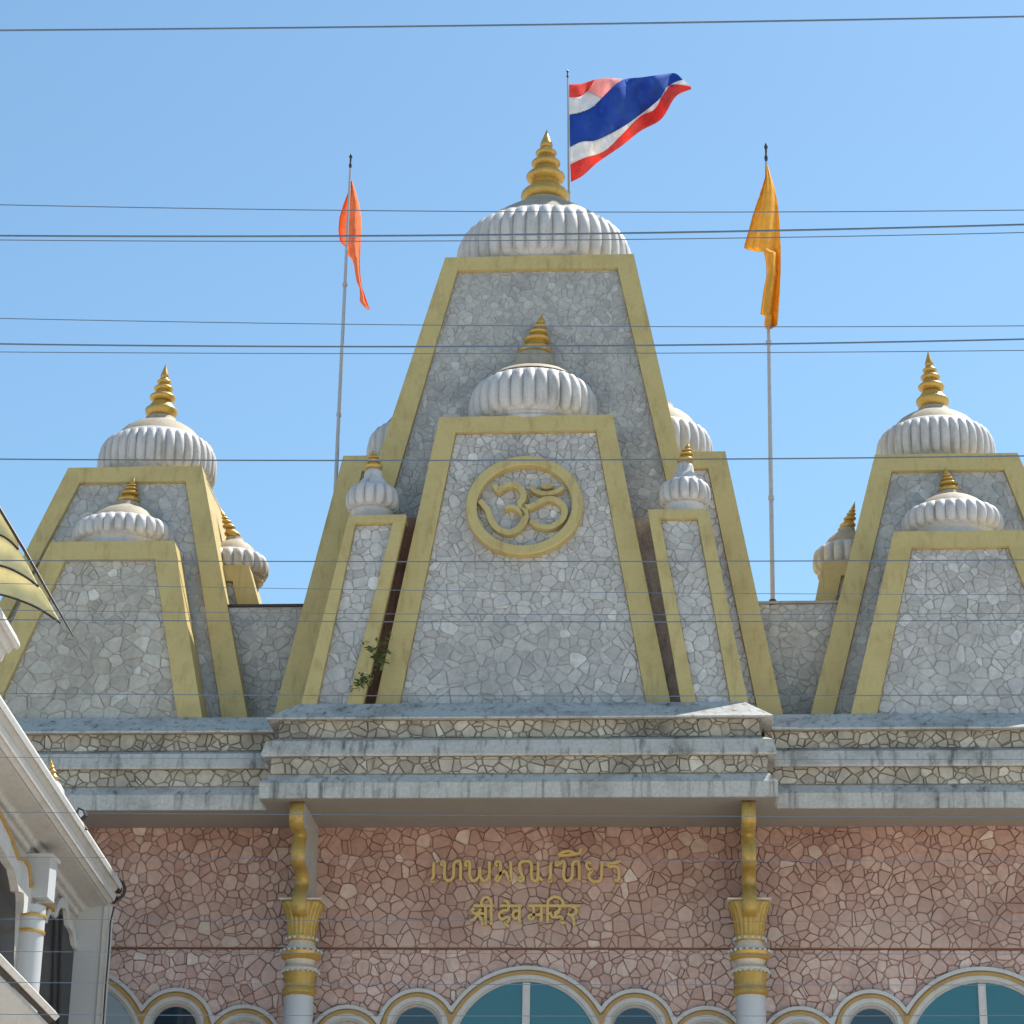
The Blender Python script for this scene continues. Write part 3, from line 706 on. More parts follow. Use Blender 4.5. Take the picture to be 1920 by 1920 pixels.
sheet([(912, 305), (985, 300), (1040, 264), (1128, 302)], [(915, 425), (1000, 406), (1085, 366), (1135, 318)], M['f_white'], 'white_stripe', flag, YP3, nu=12)
def rowflag(rows, conv, mat, Y, label, seed, folds, yo=-.05):
    a = at(*conv((rows[0][1], rows[0][0])), Y)
    nr = len(rows); nx = 14; vs = []; fs = []; rg = random.Random(seed); dense = []
    for i in range(nr-1):
        for s in range(3):
            k = s/3; dense.append(tuple(rows[i][q]+(rows[i+1][q]-rows[i][q])*k for q in range(3)))
    dense.append(rows[-1])
    for i, (y, l, r) in enumerate(dense):
        for j in range(nx+1):
            s = j/nx; q = conv((l+(r-l)*s, y)); t = i/len(dense)
            dy = .20*math.sin(s*folds+t*2.0)*min(1, .3+t*3)+.07*math.sin(s*13+t*5)
            vs.append(at(q[0], q[1], Y+yo+dy))
    for i in range(len(dense)-1):
        for j in range(nx): b = i*(nx+1)+j; fs.append((b, b+1, b+nx+2, b+nx+1))
    m = MB(); m.add([v for v in vs], fs); o = m.build('flag', mat, None, smooth=80)
    sm = o.modifiers.new('thickness', 'SOLIDIFY'); sm.thickness = .004
    tag(o, label, 'flag', 'flags on the roof'); return o
M['orange'] = cloth('orange_cloth', (.92, .33, .14), .5); M['yellow'] = cloth('golden_yellow_cloth', (.86, .52, .10), .45)
rowflag([(345, 248, 262), (450, 225, 295), (550, 185, 322), (650, 158, 337), (750, 150, 340), (840, 162, 334), (885, 205, 331), (955, 228, 328), (985, 262, 326), (1040, 280, 326), (1110, 290, 330), (1175, 302, 338), (1220, 324, 346), (1270, 328, 364), (1330, 326, 384), (1375, 362, 400), (1398, 392, 407)],
        lambda p: (600+p[0]/4.364, 260+p[1]/4.364), M['orange'], YP1, 'narrow orange flag wrapped round the left flagpole, with a trailing tail', 3, 7, .3)
rowflag([(325, 436, 456), (420, 432, 482), (520, 402, 515), (640, 362, 540), (760, 322, 553), (880, 290, 560), (1000, 255, 565), (1028, 250, 567), (1048, 300, 567), (1066, 425, 567), (1150, 440, 567), (1250, 448, 566), (1300, 437, 562), (1400, 418, 560), (1500, 405, 552), (1595, 393, 547), (1612, 432, 546), (1690, 425, 538), (1722, 440, 490)],
        lambda p: (1340+p[0]/4.571, 240+p[1]/4.571), M['yellow'], YP2, 'golden yellow pennant hanging limp from the right flagpole', 4, 8.5, -.25)

# ------------------------------------------------------------------ strokes: emblem and lettering
def smooth_path(pts, sub=5):
    if len(pts) < 3: return pts
    n = len(pts)-1; return [cat(pts, i/(n*sub)) for i in range(n*sub+1)]
def stroke(mb, pl, pts, w, n0, n1, taper=True, base=None):
    P = smooth_path(pts); n = len(P); L = []; Rr = []
    for i, p in enumerate(P):
        a, b = P[max(i-1, 0)], P[min(i+1, n-1)]; dx, dy = b[0]-a[0], b[1]-a[1]; d = math.hypot(dx, dy)+1e-9
        t = i/(n-1); ww = w*.5*(.72+.28*math.sin(math.pi*t)**.5 if taper else 1)
        L.append((p[0]-dy/d*ww, p[1]+dx/d*ww)); Rr.append((p[0]+dy/d*ww, p[1]-dx/d*ww))
    vs = [pl.p(u, v, n1) for u, v in L]+[pl.p(u, v, n1) for u, v in Rr]+[pl.p(u, v, n0) for u, v in L]+[pl.p(u, v, n0) for u, v in Rr]
    fs = []
    for i in range(n-1): fs += [(i, i+1, n+i+1, n+i), (2*n+i, 2*n+i+1, i+1, i), (n+i, n+i+1, 3*n+i+1, 3*n+i)]
    fs += [(0, n, 3*n, 2*n), (n-1, 2*n-1, 4*n-1, 3*n-1)]
    mb.add(vs, fs)
for (a0, a1, mt) in (((775, 985), (700, 1310), 'gap_strip_l'), ((1206, 985), (1262, 1310), 'gap_strip_r')):  # brown strips added so the deep side gaps do not go black
    mb = MB(); q0, q1 = pl_om.uv(*a0), pl_om.uv(*a1)
    col = (.20, .105, .065) if mt == 'gap_strip_l' else (.33, .25, .20)
    M[mt] = paint('added_stained_strip_'+mt[-1], col, .9, (.07, .035, .02), .6, .7, var=.25, bump=.3)
    uu = lambda v: q0[0]+(q1[0]-q0[0])*(v-q0[1])/(q1[1]-q0[1]); v_lo, v_hi = -.3, q0[1]+.25
    mb.prism([pl_om.p(uu(v_lo)-.26, v_lo, -.12), pl_om.p(uu(v_lo)+.26, v_lo, -.12), pl_om.p(uu(v_hi)+.26, v_hi, -.12), pl_om.p(uu(v_hi)-.26, v_hi, -.12)],
             [pl_om.p(uu(v_lo)-.26, v_lo, -.5), pl_om.p(uu(v_lo)+.26, v_lo, -.5), pl_om.p(uu(v_hi)+.26, v_hi, -.5), pl_om.p(uu(v_hi)-.26, v_hi, -.5)])
    mb.build('added_gap_strip', M[mt], OMT)
em = thing('emblem', 'round olive gold ring with the om sign, on the centre stone panel', 'emblem', pl_om.p(*pl_om.uv(984, 955)))
cu, cv = pl_om.uv(984, 955)
plE = Plane(pl_om.p(cu, cv, .0), pl_om.u, pl_om.v)
ru = (pl_om.uv(1093, 955)[0]-pl_om.uv(874, 955)[0])/2; ri = (pl_om.uv(1073, 955)[0]-pl_om.uv(894.5, 955)[0])/2
mb = MB(); ns = 72; vs = []; fs = []
pf = [(ri, .0), (ri, .17), (ri+.02, .19), (ru-.02, .19), (ru, .17), (ru, .0)]
for k in range(ns):
    a = 2*math.pi*k/ns
    for r, h in pf: vs.append(plE.p(r*math.cos(a), r*math.sin(a), h))
for k in range(ns):
    for j in range(len(pf)-1): a, b = k*len(pf)+j, ((k+1) % ns)*len(pf)+j; fs.append((a, a+1, b+1, b))
mb.add(vs, fs); mb.build('ring', M['olive'], em, smooth=40)
eo = lambda z: plE_uv(z)
def plE_uv(z):
    px, py = 860+z[0]/7.385, 840+z[1]/7.385; u, v = pl_om.uv(px, py); k = 1.0
    return ((u-cu)*k, (v-cv)*k)
om = [([(500, 560), (560, 640), (640, 580), (740, 560), (840, 590), (900, 670), (895, 760), (860, 820), (905, 900), (930, 990), (900, 1090), (830, 1170), (720, 1220), (610, 1200), (510, 1130), (450, 1030), (410, 920), (360, 850), (300, 780)], 85),
      ([(640, 880), (720, 870), (800, 885), (870, 940), (905, 1000)], 66),
      ([(880, 850), (960, 870), (1060, 840), (1160, 780), (1270, 755), (1380, 790), (1460, 870), (1470, 970), (1420, 1060), (1320, 1130), (1210, 1150), (1100, 1120), (1000, 1060)], 80),
      ([(1000, 590), (1070, 650), (1170, 680), (1290, 675), (1380, 645), (1450, 600)], 62),
      ([(885, 840), (950, 750), (1000, 600)], 22),
      ([(1150, 560), (1195, 588), (1255, 588), (1310, 560)], 62)]
for pts, w in om:
    mb = MB(); stroke(mb, plE, [plE_uv(p_) for p_ in pts], w*1.15/7.385*mpx, .0, .15 if w > 30 else .05, taper=True); mb.build('stroke', M['olive'], em)

plT = Plane((0, WY-.03, zband), (1, 0, 0), (0, 0, 1))
tuv = lambda z: plT.uv(780+z[0]/4.571, 1580+z[1]/4.571)
thai = [[[(158, 172), (152, 230), (152, 290), (135, 335), (160, 328)]],
        [[(238, 200), (218, 190), (228, 168), (248, 180), (246, 290), (270, 330), (300, 322), (322, 290), (328, 190), (355, 165), (382, 178), (384, 328)]],
        [[(442, 205), (424, 192), (436, 168), (462, 180), (464, 290), (490, 332), (520, 320), (545, 285), (548, 215)], [(548, 215), (552, 290), (580, 332), (610, 320), (630, 280), (630, 165)]],
        [[(700, 205), (682, 192), (696, 168), (722, 180), (724, 290), (705, 332), (684, 318), (700, 292), (760, 250), (790, 300), (806, 328), (816, 300), (812, 168)]],
        [[(905, 300), (880, 316), (900, 334), (922, 312), (896, 250), (890, 190), (920, 166), (972, 168), (992, 200), (990, 290), (1015, 332), (1045, 310), (1048, 168)], [(1048, 300), (1068, 312), (1085, 330)]],
        [[(1160, 172), (1154, 230), (1154, 290), (1138, 334), (1164, 328)]],
        [[(1222, 205), (1200, 190), (1212, 168), (1236, 185), (1262, 168), (1272, 190), (1266, 290), (1290, 332), (1322, 318), (1342, 280), (1344, 190), (1370, 165), (1396, 180), (1400, 328)],
         [(1222, 118), (1250, 92), (1310, 78), (1372, 100), (1402, 92), (1416, 50)], [(1222, 118), (1300, 112), (1372, 102)]],
        [[(1500, 190), (1478, 172), (1462, 200), (1480, 232), (1512, 240), (1482, 285), (1505, 330), (1550, 338), (1588, 310), (1594, 165)]],
        [[(1755, 160), (1700, 178), (1648, 185), (1660, 210), (1705, 206), (1738, 235), (1738, 310), (1722, 334), (1704, 318)]]]
deva = [[[(492, 546), (668, 546)], [(500, 565), (482, 590), (505, 612), (540, 600), (556, 572)], [(538, 606), (500, 660), (462, 676)], [(530, 620), (560, 660), (575, 712)], [(598, 548), (598, 640), (600, 715)], [(540, 610), (598, 615)],
         [(646, 546), (646, 712)], [(646, 546), (640, 500), (606, 472), (572, 490), (560, 545)]],
        [[(722, 546), (910, 546)], [(792, 548), (790, 582), (745, 588), (712, 622), (735, 662), (775, 645), (800, 650), (790, 680), (765, 690), (796, 728)], [(798, 545), (785, 515), (752, 500)],
         [(888, 546), (888, 692)], [(886, 592), (850, 590), (832, 624), (852, 655), (886, 640)]],
        [[(965, 546), (1412, 546)], [(1008, 548), (1010, 640), (988, 662), (968, 645), (985, 625), (1075, 622)], [(1076, 548), (1076, 685)],
         [(1130, 546), (1130, 692)], [(1130, 546), (1138, 498), (1190, 470), (1245, 490), (1268, 540)], [(1150, 600), (1168, 640), (1195, 640), (1205, 612)], [(1232, 548), (1230, 582), (1196, 606), (1206, 645), (1238, 640), (1256, 660), (1240, 678), (1276, 700)], [(1205, 612), (1232, 600)],
         [(1336, 552), (1372, 575), (1368, 612), (1330, 628), (1300, 612)], [(1326, 628), (1352, 660), (1358, 718)]]]
for nm, lab, sets, w, mt in (('lettering', 'upper line of raised gold Thai letters on the pink stone wall', thai, 25, 'letter'), ('lettering', 'lower line of raised gold Devanagari letters on the pink stone wall', deva, 24, 'letter')):
    L0 = tuv(sets[0][0][0]); t = thing(nm, lab, 'lettering', plT.p(*L0), 'gold lettering on the temple wall')
    for g in sets:
        mb = MB()
        for i_, s_ in enumerate(g): stroke(mb, plT, [tuv(p_) for p_ in s_], w/4.571*mpx, .0, .055+.0011*i_, taper=False)
        mb.build('letter', M[mt], t)

# ------------------------------------------------------------------ columns with brackets
def column(cx, label, seed):
    YC = WY-.72; c = at(cx, 1880, YC); t = thing('column', label, 'column', (c.x, YC, 0), 'white columns with gold capitals')
    Z = lambda py, Y=YC: at(cx, py, Y).z
    m = MB(); m.lathe((c.x, YC, 0), [(27*mpx, zlow-2), (27*mpx, Z(1868))], 40); m.build('shaft', M['shaft'], t, smooth=40)
    def ring(name, mat, prof):
        m = MB(); m.lathe((c.x, YC, 0), [(q*mpx, Z(y)) for q, y in prof], 40); return m.build(name, mat, t, smooth=40)
    ring('necking', M['gold'], [(28, 1869), (32.5, 1864), (32.5, 1858), (29, 1853), (28, 1851)])
    ring('collar', M['goldw'], [(28, 1852), (28.5, 1842), (30, 1832), (31, 1826), (31, 1823)])
    ring('scalloped_ring', M['rim'], [(30, 1825), (35, 1823), (35, 1819), (31, 1815), (27, 1812)])
    ring('waist', M['rim'], [(26, 1813), (25, 1807), (29, 1801)])
    ring('gold_ring', M['gold'], [(29, 1802), (34, 1799), (37, 1796), (36, 1793.5), (37.5, 1791), (38, 1787), (34, 1784), (28, 1783)])
    ring('neck', M['rim'], [(30, 1785), (30, 1780), (25, 1773), (23, 1766)])
    ring('bead_base', M['gold'], [(23, 1767), (27, 1765), (28.5, 1761), (28, 1757)])
    bm_ = bpy.data.meshes.new('bead'); b = bmesh.new(); bmesh.ops.create_uvsphere(b, u_segments=8, v_segments=6, radius=1); b.to_mesh(bm_); b.free(); bm_.materials.append(M['shaft'])
    bm_.polygons.foreach_set('use_smooth', [True]*len(bm_.polygons))
    for yy, rr, nb, br_ in ((1785.5, 38, 20, 3.0), (1762, 29, 15, 3.1), (1824, 35, 22, 2.6)):
        for k in range(nb):
            a = 2*math.pi*(k+.5)/nb; o = link(bpy.data.objects.new('bead', bm_), t)
            o.location = (c.x+rr*mpx*math.cos(a), YC+rr*mpx*math.sin(a), Z(yy)); o.scale = (br_*mpx,)*3
    # leafy flaring capital, square on plan at the top
    seg = 96; m = MB(); pf = [(25, 1760, 0), (26, 1750, 0), (27.5, 1738, .1), (30, 1722, .3), (34, 1708, .6), (38, 1699, 1), (37, 1695.5, 1), (18, 1694, 1)]
    vs = []; fs = []
    for q, y, sqf in pf:
        for k in range(seg):
            a = 2*math.pi*k/seg; sq = 1/max(abs(math.cos(a)), abs(math.sin(a))); rr = q*(1+(sq-1)*sqf*.55)*(1+.045*math.cos(a*20))*mpx
            vs.append((c.x+rr*math.cos(a), YC+rr*math.sin(a), Z(y)))
    for i in range(len(pf)-1):
        for k in range(seg): k2 = (k+1) % seg; fs.append((i*seg+k, i*seg+k2, (i+1)*seg+k2, (i+1)*seg+k))
    fs.append(tuple(range(seg))[::-1]); fs.append(tuple(range((len(pf)-1)*seg, len(pf)*seg)))
    m.add(vs, fs); m.build('capital', M['goldw'], t, smooth=70)
    m = MB(); m.box(c.x-40*mpx, c.x+40*mpx, YC-40*mpx, YC+40*mpx, Z(1695), Z(1692)); m.build('abacus', M['rim'], t)
    # bracket: scrolled profile in the y-z plane
    hw = 11.5*mpx; xc = c.x; ztop = zsoff-.013
    P = [(WY+.02, ztop), (-1.16, ztop)]
    for Y, y in ((-1.22, 1507), (-1.27, 1516), (-1.29, 1527), (-1.27, 1538), (-1.20, 1547), (-1.10, 1552), (-.96, 1556), (-.80, 1560), (-.72, 1566), (-.76, 1574), (-.84, 1584), (-.88, 1596), (-.87, 1608), (-.80, 1618),
                 (-.68, 1624), (-.50, 1629), (-.36, 1638), (-.28, 1650), (-.27, 1660), (-.34, 1666), (-.45, 1672), (-.52, 1684), (-.53, 1698), (-.48, 1709), (-.36, 1716), (-.18, 1719), (-.12, 1726), (.0, 1730)):
        P.append((Y, Z(y, Y)))
    P.append((WY+.02, P[-1][1]-.02))
    P = [(y, min(z, ztop)) for y, z in P]
    n = len(P); m = MB()
    m.add([(xc-hw, y, z) for y, z in P]+[(xc+hw, y, z) for y, z in P], [tuple(range(n))[::-1], tuple(range(n, 2*n))]); br0 = m.build('bracket', M['bldg'], t)
    e = .012; A_ = [(xc-hw-e, y-.004, z) for y, z in P]; B_ = [(xc+hw+e, y-.004, z) for y, z in P]; m = MB()
    m.add(A_+B_, [(i, i+1, n+i+1, n+i) for i in range(1, n-2)])
    o = m.build('gold_edge', M['goldw'], br0, smooth=30); q_ = o.modifiers.new('thickness', 'SOLIDIFY'); q_.thickness = .03; q_.offset = 0
column(560, 'white column with gold bracket and capital left of the lettering', 1)
column(1408, 'white column with gold bracket and capital right of the lettering', 2)

# ------------------------------------------------------------------ left white building (runs towards the street)
YB = -2.5
dv = ray(968, 2793); dv = Vector((dv.x, dv.y, 0)).normalized()
def A3(px, py): return at(px, py, YB)
BL = thing('arcade_building', 'white arcaded building at lower left with moulded eaves and round column', 'building', A3(170, 1900))
LEN = 22.0
def extrude(px_pts, name, mat, L0=0.0, L1=LEN, parent=BL, Y=None, closed=True):
    Y = YB if Y is None else Y
    a = [at(x, y, Y)-dv*L0 for x, y in px_pts]; b = [p_-dv*(L1-L0) for p_ in a]; m = MB()
    m.prism(a, b); return m.build(name, mat, parent)
extrude([(203, 1693), (210, 1688), (214, 1690), (218, 1680), (214, 1674), (222, 1665), (226, 1668), (229, 1660), (226, 1652), (203, 1650)], 'eave_edge', M['bldgw'])
extrude([(168, 1702), (200, 1697), (203, 1688), (203, 1652), (168, 1652)], 'eave_soffit', M['bldg'])
extrude([(158, 1706), (162, 1700), (168, 1699), (168, 1655), (158, 1655)], 'moulding', M['bldgw'])
extrude([(147, 1716), (150, 1710), (158, 1711), (158, 1655), (147, 1655)], 'moulding', M['bldgw'])
extrude([(140, 1735), (142, 1722), (147, 1721), (147, 1660), (140, 1660)], 'moulding', M['bldg'])
nW = Vector((dv.y, -dv.x, 0))            # outward normal of the street wall (towards +X)
W0 = at(140, 1740, YB); plW = Plane(W0, -dv, (0, 0, 1)); 
if plW.n.dot(nW) < 0: plW = Plane(W0, dv, (0, 0, 1))
sgn = 1 if plW.u.dot(dv) > 0 else -1
m = MB(); zb0 = 0.0; ze = at(140, 1700, YB).z
m.prism([W0-dv*LEN+Vector((0, 0, ze-W0.z)), W0+Vector((0, 0, ze-W0.z)), W0+Vector((0, 0, -W0.z)), W0-dv*LEN+Vector((0, 0, -W0.z))],
        [W0-dv*LEN+Vector((0, 0, ze-W0.z))-nW*9, W0+Vector((0, 0, ze-W0.z))-nW*9, W0+Vector((0, 0, -W0.z))-nW*9, W0-dv*LEN+Vector((0, 0, -W0.z))-nW*9])
m.build('wall', M['bldg'], BL)
# end pier facing the street
pr = [(140, 1700), (203, 1690)]
p0, p1 = at(128, 1920, YB), at(203, 1693, YB); p2 = at(196, 1800, YB)
xr_ = at(199, 1760, YB).x; xl_ = W0.x-.4
m = MB(); m.box(xl_, xr_, YB, YB+.3, 0, at(203, 1691, YB).z); m.build('end_pier', M['shaft'], BL)
m = MB(); m.box(xl_-3, xr_-.75, YB+.3, WY+.1, 0, at(203, 1700, YB).z); m.build('rear_wall', M['bldg'], BL)
m = MB(); m.box(xr_-.07, xr_+.02, YB-.03, YB+.32, 0, at(203, 1698, YB).z); m.build('pier_edge', M['bldgw'], BL)
# arches on the street wall
def wuv(px, py): return plW.uv(px, py)
def wpoly(pts, n0, n1, name, mat, parent=BL):
    q = [wuv(*p_) for p_ in pts]; m = MB(); m.prism([plW.p(u, v, n0) for u, v in q], [plW.p(u, v, n1) for u, v in q]); return m.build(name, mat, parent)
arch1 = [(83, 1722), (86, 1713), (92, 1711), (96, 1716), (98, 1722), (101, 1705), (108, 1699), (115, 1706), (118, 1735), (123, 1740), (127, 1752), (130, 1772), (135, 1776), (139, 1788), (139, 1860), (133, 1990), (60, 1990)]
wpoly(arch1, .004, .02, 'window', M['black'])
def wtrim(pts, w, n0, n1, name, mat):
    mb = MB(); P = [wuv(*p_) for p_ in pts]; stroke(mb, plW, P, w, n0, n1, taper=False); return mb.build(name, mat, BL)
wtrim([(80, 1724), (85, 1709), (92, 1706), (98, 1714)], .14, 0, .07, 'arch_trim', M['bldgw'])
wtrim([(98, 1714), (101, 1700), (108, 1692), (117, 1700), (121, 1730)], .16, 0, .08, 'arch_trim', M['bldgw'])
wtrim([(121, 1730), (127, 1738), (131, 1752), (133, 1768)], .16, 0, .08, 'arch_trim', M['bldgw'])
wtrim([(133, 1768), (138, 1775), (141, 1786)], .16, 0, .08, 'arch_trim', M['bldgw'])
for x_ in (100, 112):
    wtrim([(x_, 1715), (x_-3, 1800), (x_-8, 1990)], .03, .02, .05, 'window_bar', M['bar'])
# nearer arch
arch2 = [(-60, 1560), (-20, 1575), (0, 1618), (9, 1630), (14, 1652), (17, 1672), (26, 1675), (27, 1690), (24, 1800), (18, 1990), (-60, 1990)]
wpoly(arch2, .004, .02, 'window', M['black'])
outer = [(-30, 1510), (0, 1570), (9, 1598), (14, 1610), (26, 1613), (34, 1627), (37, 1645), (37, 1662), (45, 1662), (52, 1675), (56, 1692), (56, 1706)]
inner = [(26, 1712), (28, 1690), (27, 1674), (18, 1671), (14, 1652), (9, 1630), (0, 1618), (-30, 1560)]
wpoly(outer+inner, .0, .14, 'archivolt', M['bldgw'])
for a_, b_ in ((0, 4), (3, 8), (7, 12)):
    wtrim([(x+1, y-1) for x, y in outer[a_:b_]], .05, .10, .18, 'arch_line', M['archgold'])
wtrim([(56, 1690), (70, 1691), (84, 1698), (90, 1706)], .07, .02, .12, 'arch_line', M['archgold'])
# column and impost block
kc = hit(49, 1800, W0+nW*.1, nW)
cz = lambda py: at(52, py, kc.y).z
rc = (at(78, 1800, kc.y)-at(20, 1800, kc.y)).length/2
m = MB(); m.lathe((kc.x, kc.y, 0), [(rc, 0), (rc*.98, cz(1700))], 40); m.build('column_shaft', M['shaft'], BL, smooth=40)
for y0, y1 in ((1752, 1746), (1722, 1716)):
    m = MB(); m.lathe((kc.x, kc.y, 0), [(rc*.9, cz(y0+1)), (rc*1.05, cz(y0)), (rc*1.07, cz((y0+y1)/2)), (rc*1.04, cz(y1)), (rc*.9, cz(y1-1))], 40); m.build('column_ring', M['gold'], BL, smooth=40)
bx0, bx1 = at(26, 1640, kc.y-rc).x, at(92, 1640, kc.y-rc).x
m = MB(); m.box(bx0, bx1, kc.y-rc, kc.y+rc*.8, cz(1688), cz(1614)); m.build('impost_block', M['shaft'], BL)
m = MB(); m.box(bx0-.04, bx1+.04, kc.y-rc-.04, kc.y+rc*.8+.04, cz(1614), cz(1608)); m.build('impost_cap', M['bldgw'], BL)
# balcony edge in front
extrude([(112, 1906), (104, 1914), (98, 1910), (98, 1896), (104, 1896)], 'balcony_rail', M['bldgw'], 0, 12, BL, -15.0)
extrude([(98, 1916), (94, 1920), (90, 1914), (94, 1906), (98, 1908)], 'rail_gap', M['metal_dark'], 0, 12, BL, -15.0)
extrude([(93, 1922), (93, 1930), (60, 1990), (-40, 2080), (-60, 1975), (60, 1912), (86, 1916)], 'balcony_slab', M['bldg'], 0, 12, BL, -15.0)
# upper eave end
extrude([(38, 1213), (31, 1218), (24, 1215), (17, 1226), (10, 1224), (4, 1240), (-10, 1246), (-60, 1250), (-60, 1195), (30, 1190), (37, 1205)], 'upper_eave', M['bldgw'], 0, 9, BL, -16.0)
extrude([(-8, 1246), (-60, 1250), (-60, 1700), (-30, 1700)], 'upper_wall', M['bldg'], .3, 9, BL, -16.0)
# pinnacle behind the eave
pz = at(99, 1500, YB-3.8)
t = thing('pinnacle', 'tiny white pinnacle with gold tip peeping over the left eaves', 'pinnacle', pz)
m = MB(); rr = .17; m.lathe(pz, [(rr*1.1, -.6), (rr*1.1, -.05), (rr, 0), (rr*1.1, .06), (rr*.98, .16), (rr*.6, .26), (rr*.28, .31)], 24); m.build('dome', M['white'], t, smooth=60)
finial(t, pz+Vector((0, 0, .30)), .38, .075, 3, lean=(-.25, 0))
# fittings on the eave
fl = at(150, 1525, YB-3.9); t = thing('floodlight', 'small square floodlight with dark frame on the left eaves', 'floodlight', fl)
pf_ = [(146, 1513), (157, 1518), (161, 1529), (151, 1538), (143, 1527)]
m = MB(); m.prism([at(x, y, fl.y) for x, y in pf_], [at(x, y, fl.y)+Vector((0, .14, .02)) for x, y in pf_]); m.build('housing', M['metal_dark'], t)
g_ = [(148+.0, 1518), (155, 1521), (157, 1528), (151, 1533), (147, 1526)]
m = MB(); m.prism([at(x, y, fl.y-.01) for x, y in g_], [at(x, y, fl.y-.004) for x, y in g_]); m.build('lens', M['bldgw'], t)
m = MB(); m.tube([at(151, 1537, fl.y), at(157, 1548, fl.y), at(163, 1556, fl.y)], .02, 6); m.build('arm', M['metal_dark'], t)
sp = at(222, 1668, YB+.1); t = thing('ring_lamp', 'round dark ring lamp at the corner of the left eaves', 'lamp', sp)
m = MB(); R1 = 14*(at(230, 1668, sp.y)-at(220, 1668, sp.y)).length/10
ringp = [sp+Vector((R1*math.cos(a)*.8, R1*math.cos(a)*.3, R1*math.sin(a)*1.15)) for a in [i*2*math.pi/24 for i in range(25)]]
m.tube(ringp, .028, 8); m.build('ring', M['metal_dark'], t, smooth=True)
m = MB(); m.lathe(sp-Vector((0, 0, .07)), [(.02, 0), (.06, .03), (.06, .1), (.02, .14)], 12); m.build('bulb', M['metal_dark'], t, smooth=True)
m = MB(); m.tube([sp+Vector((-.2, 0, -.1)), sp], .02, 6); m.tube([sp+Vector((0, 0, R1*1.1)), sp+Vector((.0, 0, R1*1.5))], .03, 6); m.tube([sp-Vector((0, 0, R1*1.1)), sp-Vector((.08, 0, R1*1.9))], [.05, .02], 6); m.build('bracket_arm', M['metal_dark'], t)
m = MB(); cp_ = [(214, 1700), (207, 1730), (204, 1780), (198, 1850), (192, 1940)]; m.tube([at(x, y, YB-.06) for x, y in cp_], .016, 6); tag(m.build('conduit', M['metal_dark'], None, smooth=True), 'thin dark conduit down the white corner pier', 'conduit')

# ------------------------------------------------------------------ ribbed awning at the left edge
YA = -17.0
M['awning'] = cloth('cream_yellow_canopy', (.86, .78, .50), .4)
aw = thing('awning', 'cream ribbed awning wing with a dark spar entering at the left edge', 'awning', at(0, 1060, YA))
def awp(px, py, dy=0): return at(px, py, YA+dy)
m = MB(); m.tube([awp(-60, 840), awp(0, 955), awp(45, 1030), awp(90, 1110), awp(138, 1194)], [.022, .021, .02, .017, .008], 8); m.build('spar', M['metal_dark'], aw, smooth=True)
ribs = [[(-60, 990), (-25, 996), (0, 1003), (18, 1014), (34, 1030)], [(-60, 1060), (-20, 1058), (15, 1065), (48, 1082), (72, 1100)], [(-60, 1110), (-20, 1112), (20, 1120), (70, 1140), (113, 1168)]]
for r_ in ribs:
    m = MB(); m.tube([awp(x, y, -.03) for x, y in smooth_path(r_)], .013, 6); m.build('rib', M['metal_dark'], aw, smooth=True)
spar = [(-60, 840), (0, 955), (45, 1030), (90, 1110), (113, 1150)]
def cnv(A, B, name, nv=8, nu=14):
    vs = []; fs = []
    for i in range(nu+1):
        a, b = cat(A, i/nu), cat(B, i/nu)
        for j in range(nv+1):
            s = j/nv; vs.append(awp(a[0]+(b[0]-a[0])*s, a[1]+(b[1]-a[1])*s, .0+.18*math.sin(math.pi*s)*(1-i/nu)))
    for i in range(nu):
        for j in range(nv): a = i*(nv+1)+j; fs.append((a, a+1, a+nv+2, a+nv+1))
    m = MB(); m.add(vs, fs); o = m.build(name, M['awning'], aw, smooth=80); s = o.modifiers.new('thickness', 'SOLIDIFY'); s.thickness = .02
cnv([(-60, 840), (-30, 896), (0, 955), (20, 990), (34, 1028)], ribs[0], 'canopy_panel')
cnv([(-60, 990), (-20, 997), (10, 1008), (34, 1028), (72, 1098)], ribs[1], 'canopy_panel')
cnv([(-60, 1060), (-10, 1058), (40, 1077), (72, 1098), (113, 1166)], ribs[2], 'canopy_panel')

# ------------------------------------------------------------------ weeds
def weed(px, py, Y, S, label, seed):
    rg = random.Random(seed); c = at(px, py, Y); t = thing('weed', label, 'plant', c, 'weeds rooted in the tower joints')
    m = MB(); tips = []
    for k in range(5):
        a = c+Vector((rg.uniform(-.4, .4)*S, -rg.uniform(.05, .25), rg.uniform(-.3, .55)*S)); tips.append(a); m.tube([c, (c+a)/2+Vector((0, -.03, .02)), a], [.008, .006, .003], 5)
    m.build('stem', M['stem'], t)
    vs = []; fs = []
    for k in range(95):
        q = rg.choice(tips)*rg.uniform(.5, 1)+c*0; base = c.lerp(rg.choice(tips), rg.uniform(.3, 1.05))+Vector((rg.gauss(0, .09)*S, rg.gauss(0, .08)*S, rg.gauss(0, .09)*S))
        d = Vector((rg.uniform(-1, 1), rg.uniform(-1, .3), rg.uniform(-.8, .6))).normalized(); s = d.cross(Vector((rg.uniform(-1, 1), rg.uniform(-1, 1), 1))).normalized()
        L = rg.uniform(.07, .13)*S/.5; w = L*.45; b = len(vs)
        vs += [base, base+d*L*.5+s*w*.5, base+d*L, base+d*L*.5-s*w*.5]; fs.append((b, b+1, b+2, b+3))
    m = MB(); m.add(vs, fs); m.build('leaves', M['leaf'], t)
weed(709, 1237, -1.05, .62, 'leafy green weed growing in the brown gap, upper of two', 5)
weed(674, 1281, -1.1, .50, 'smaller dark weed on the yellow frame just above the cornice', 9)

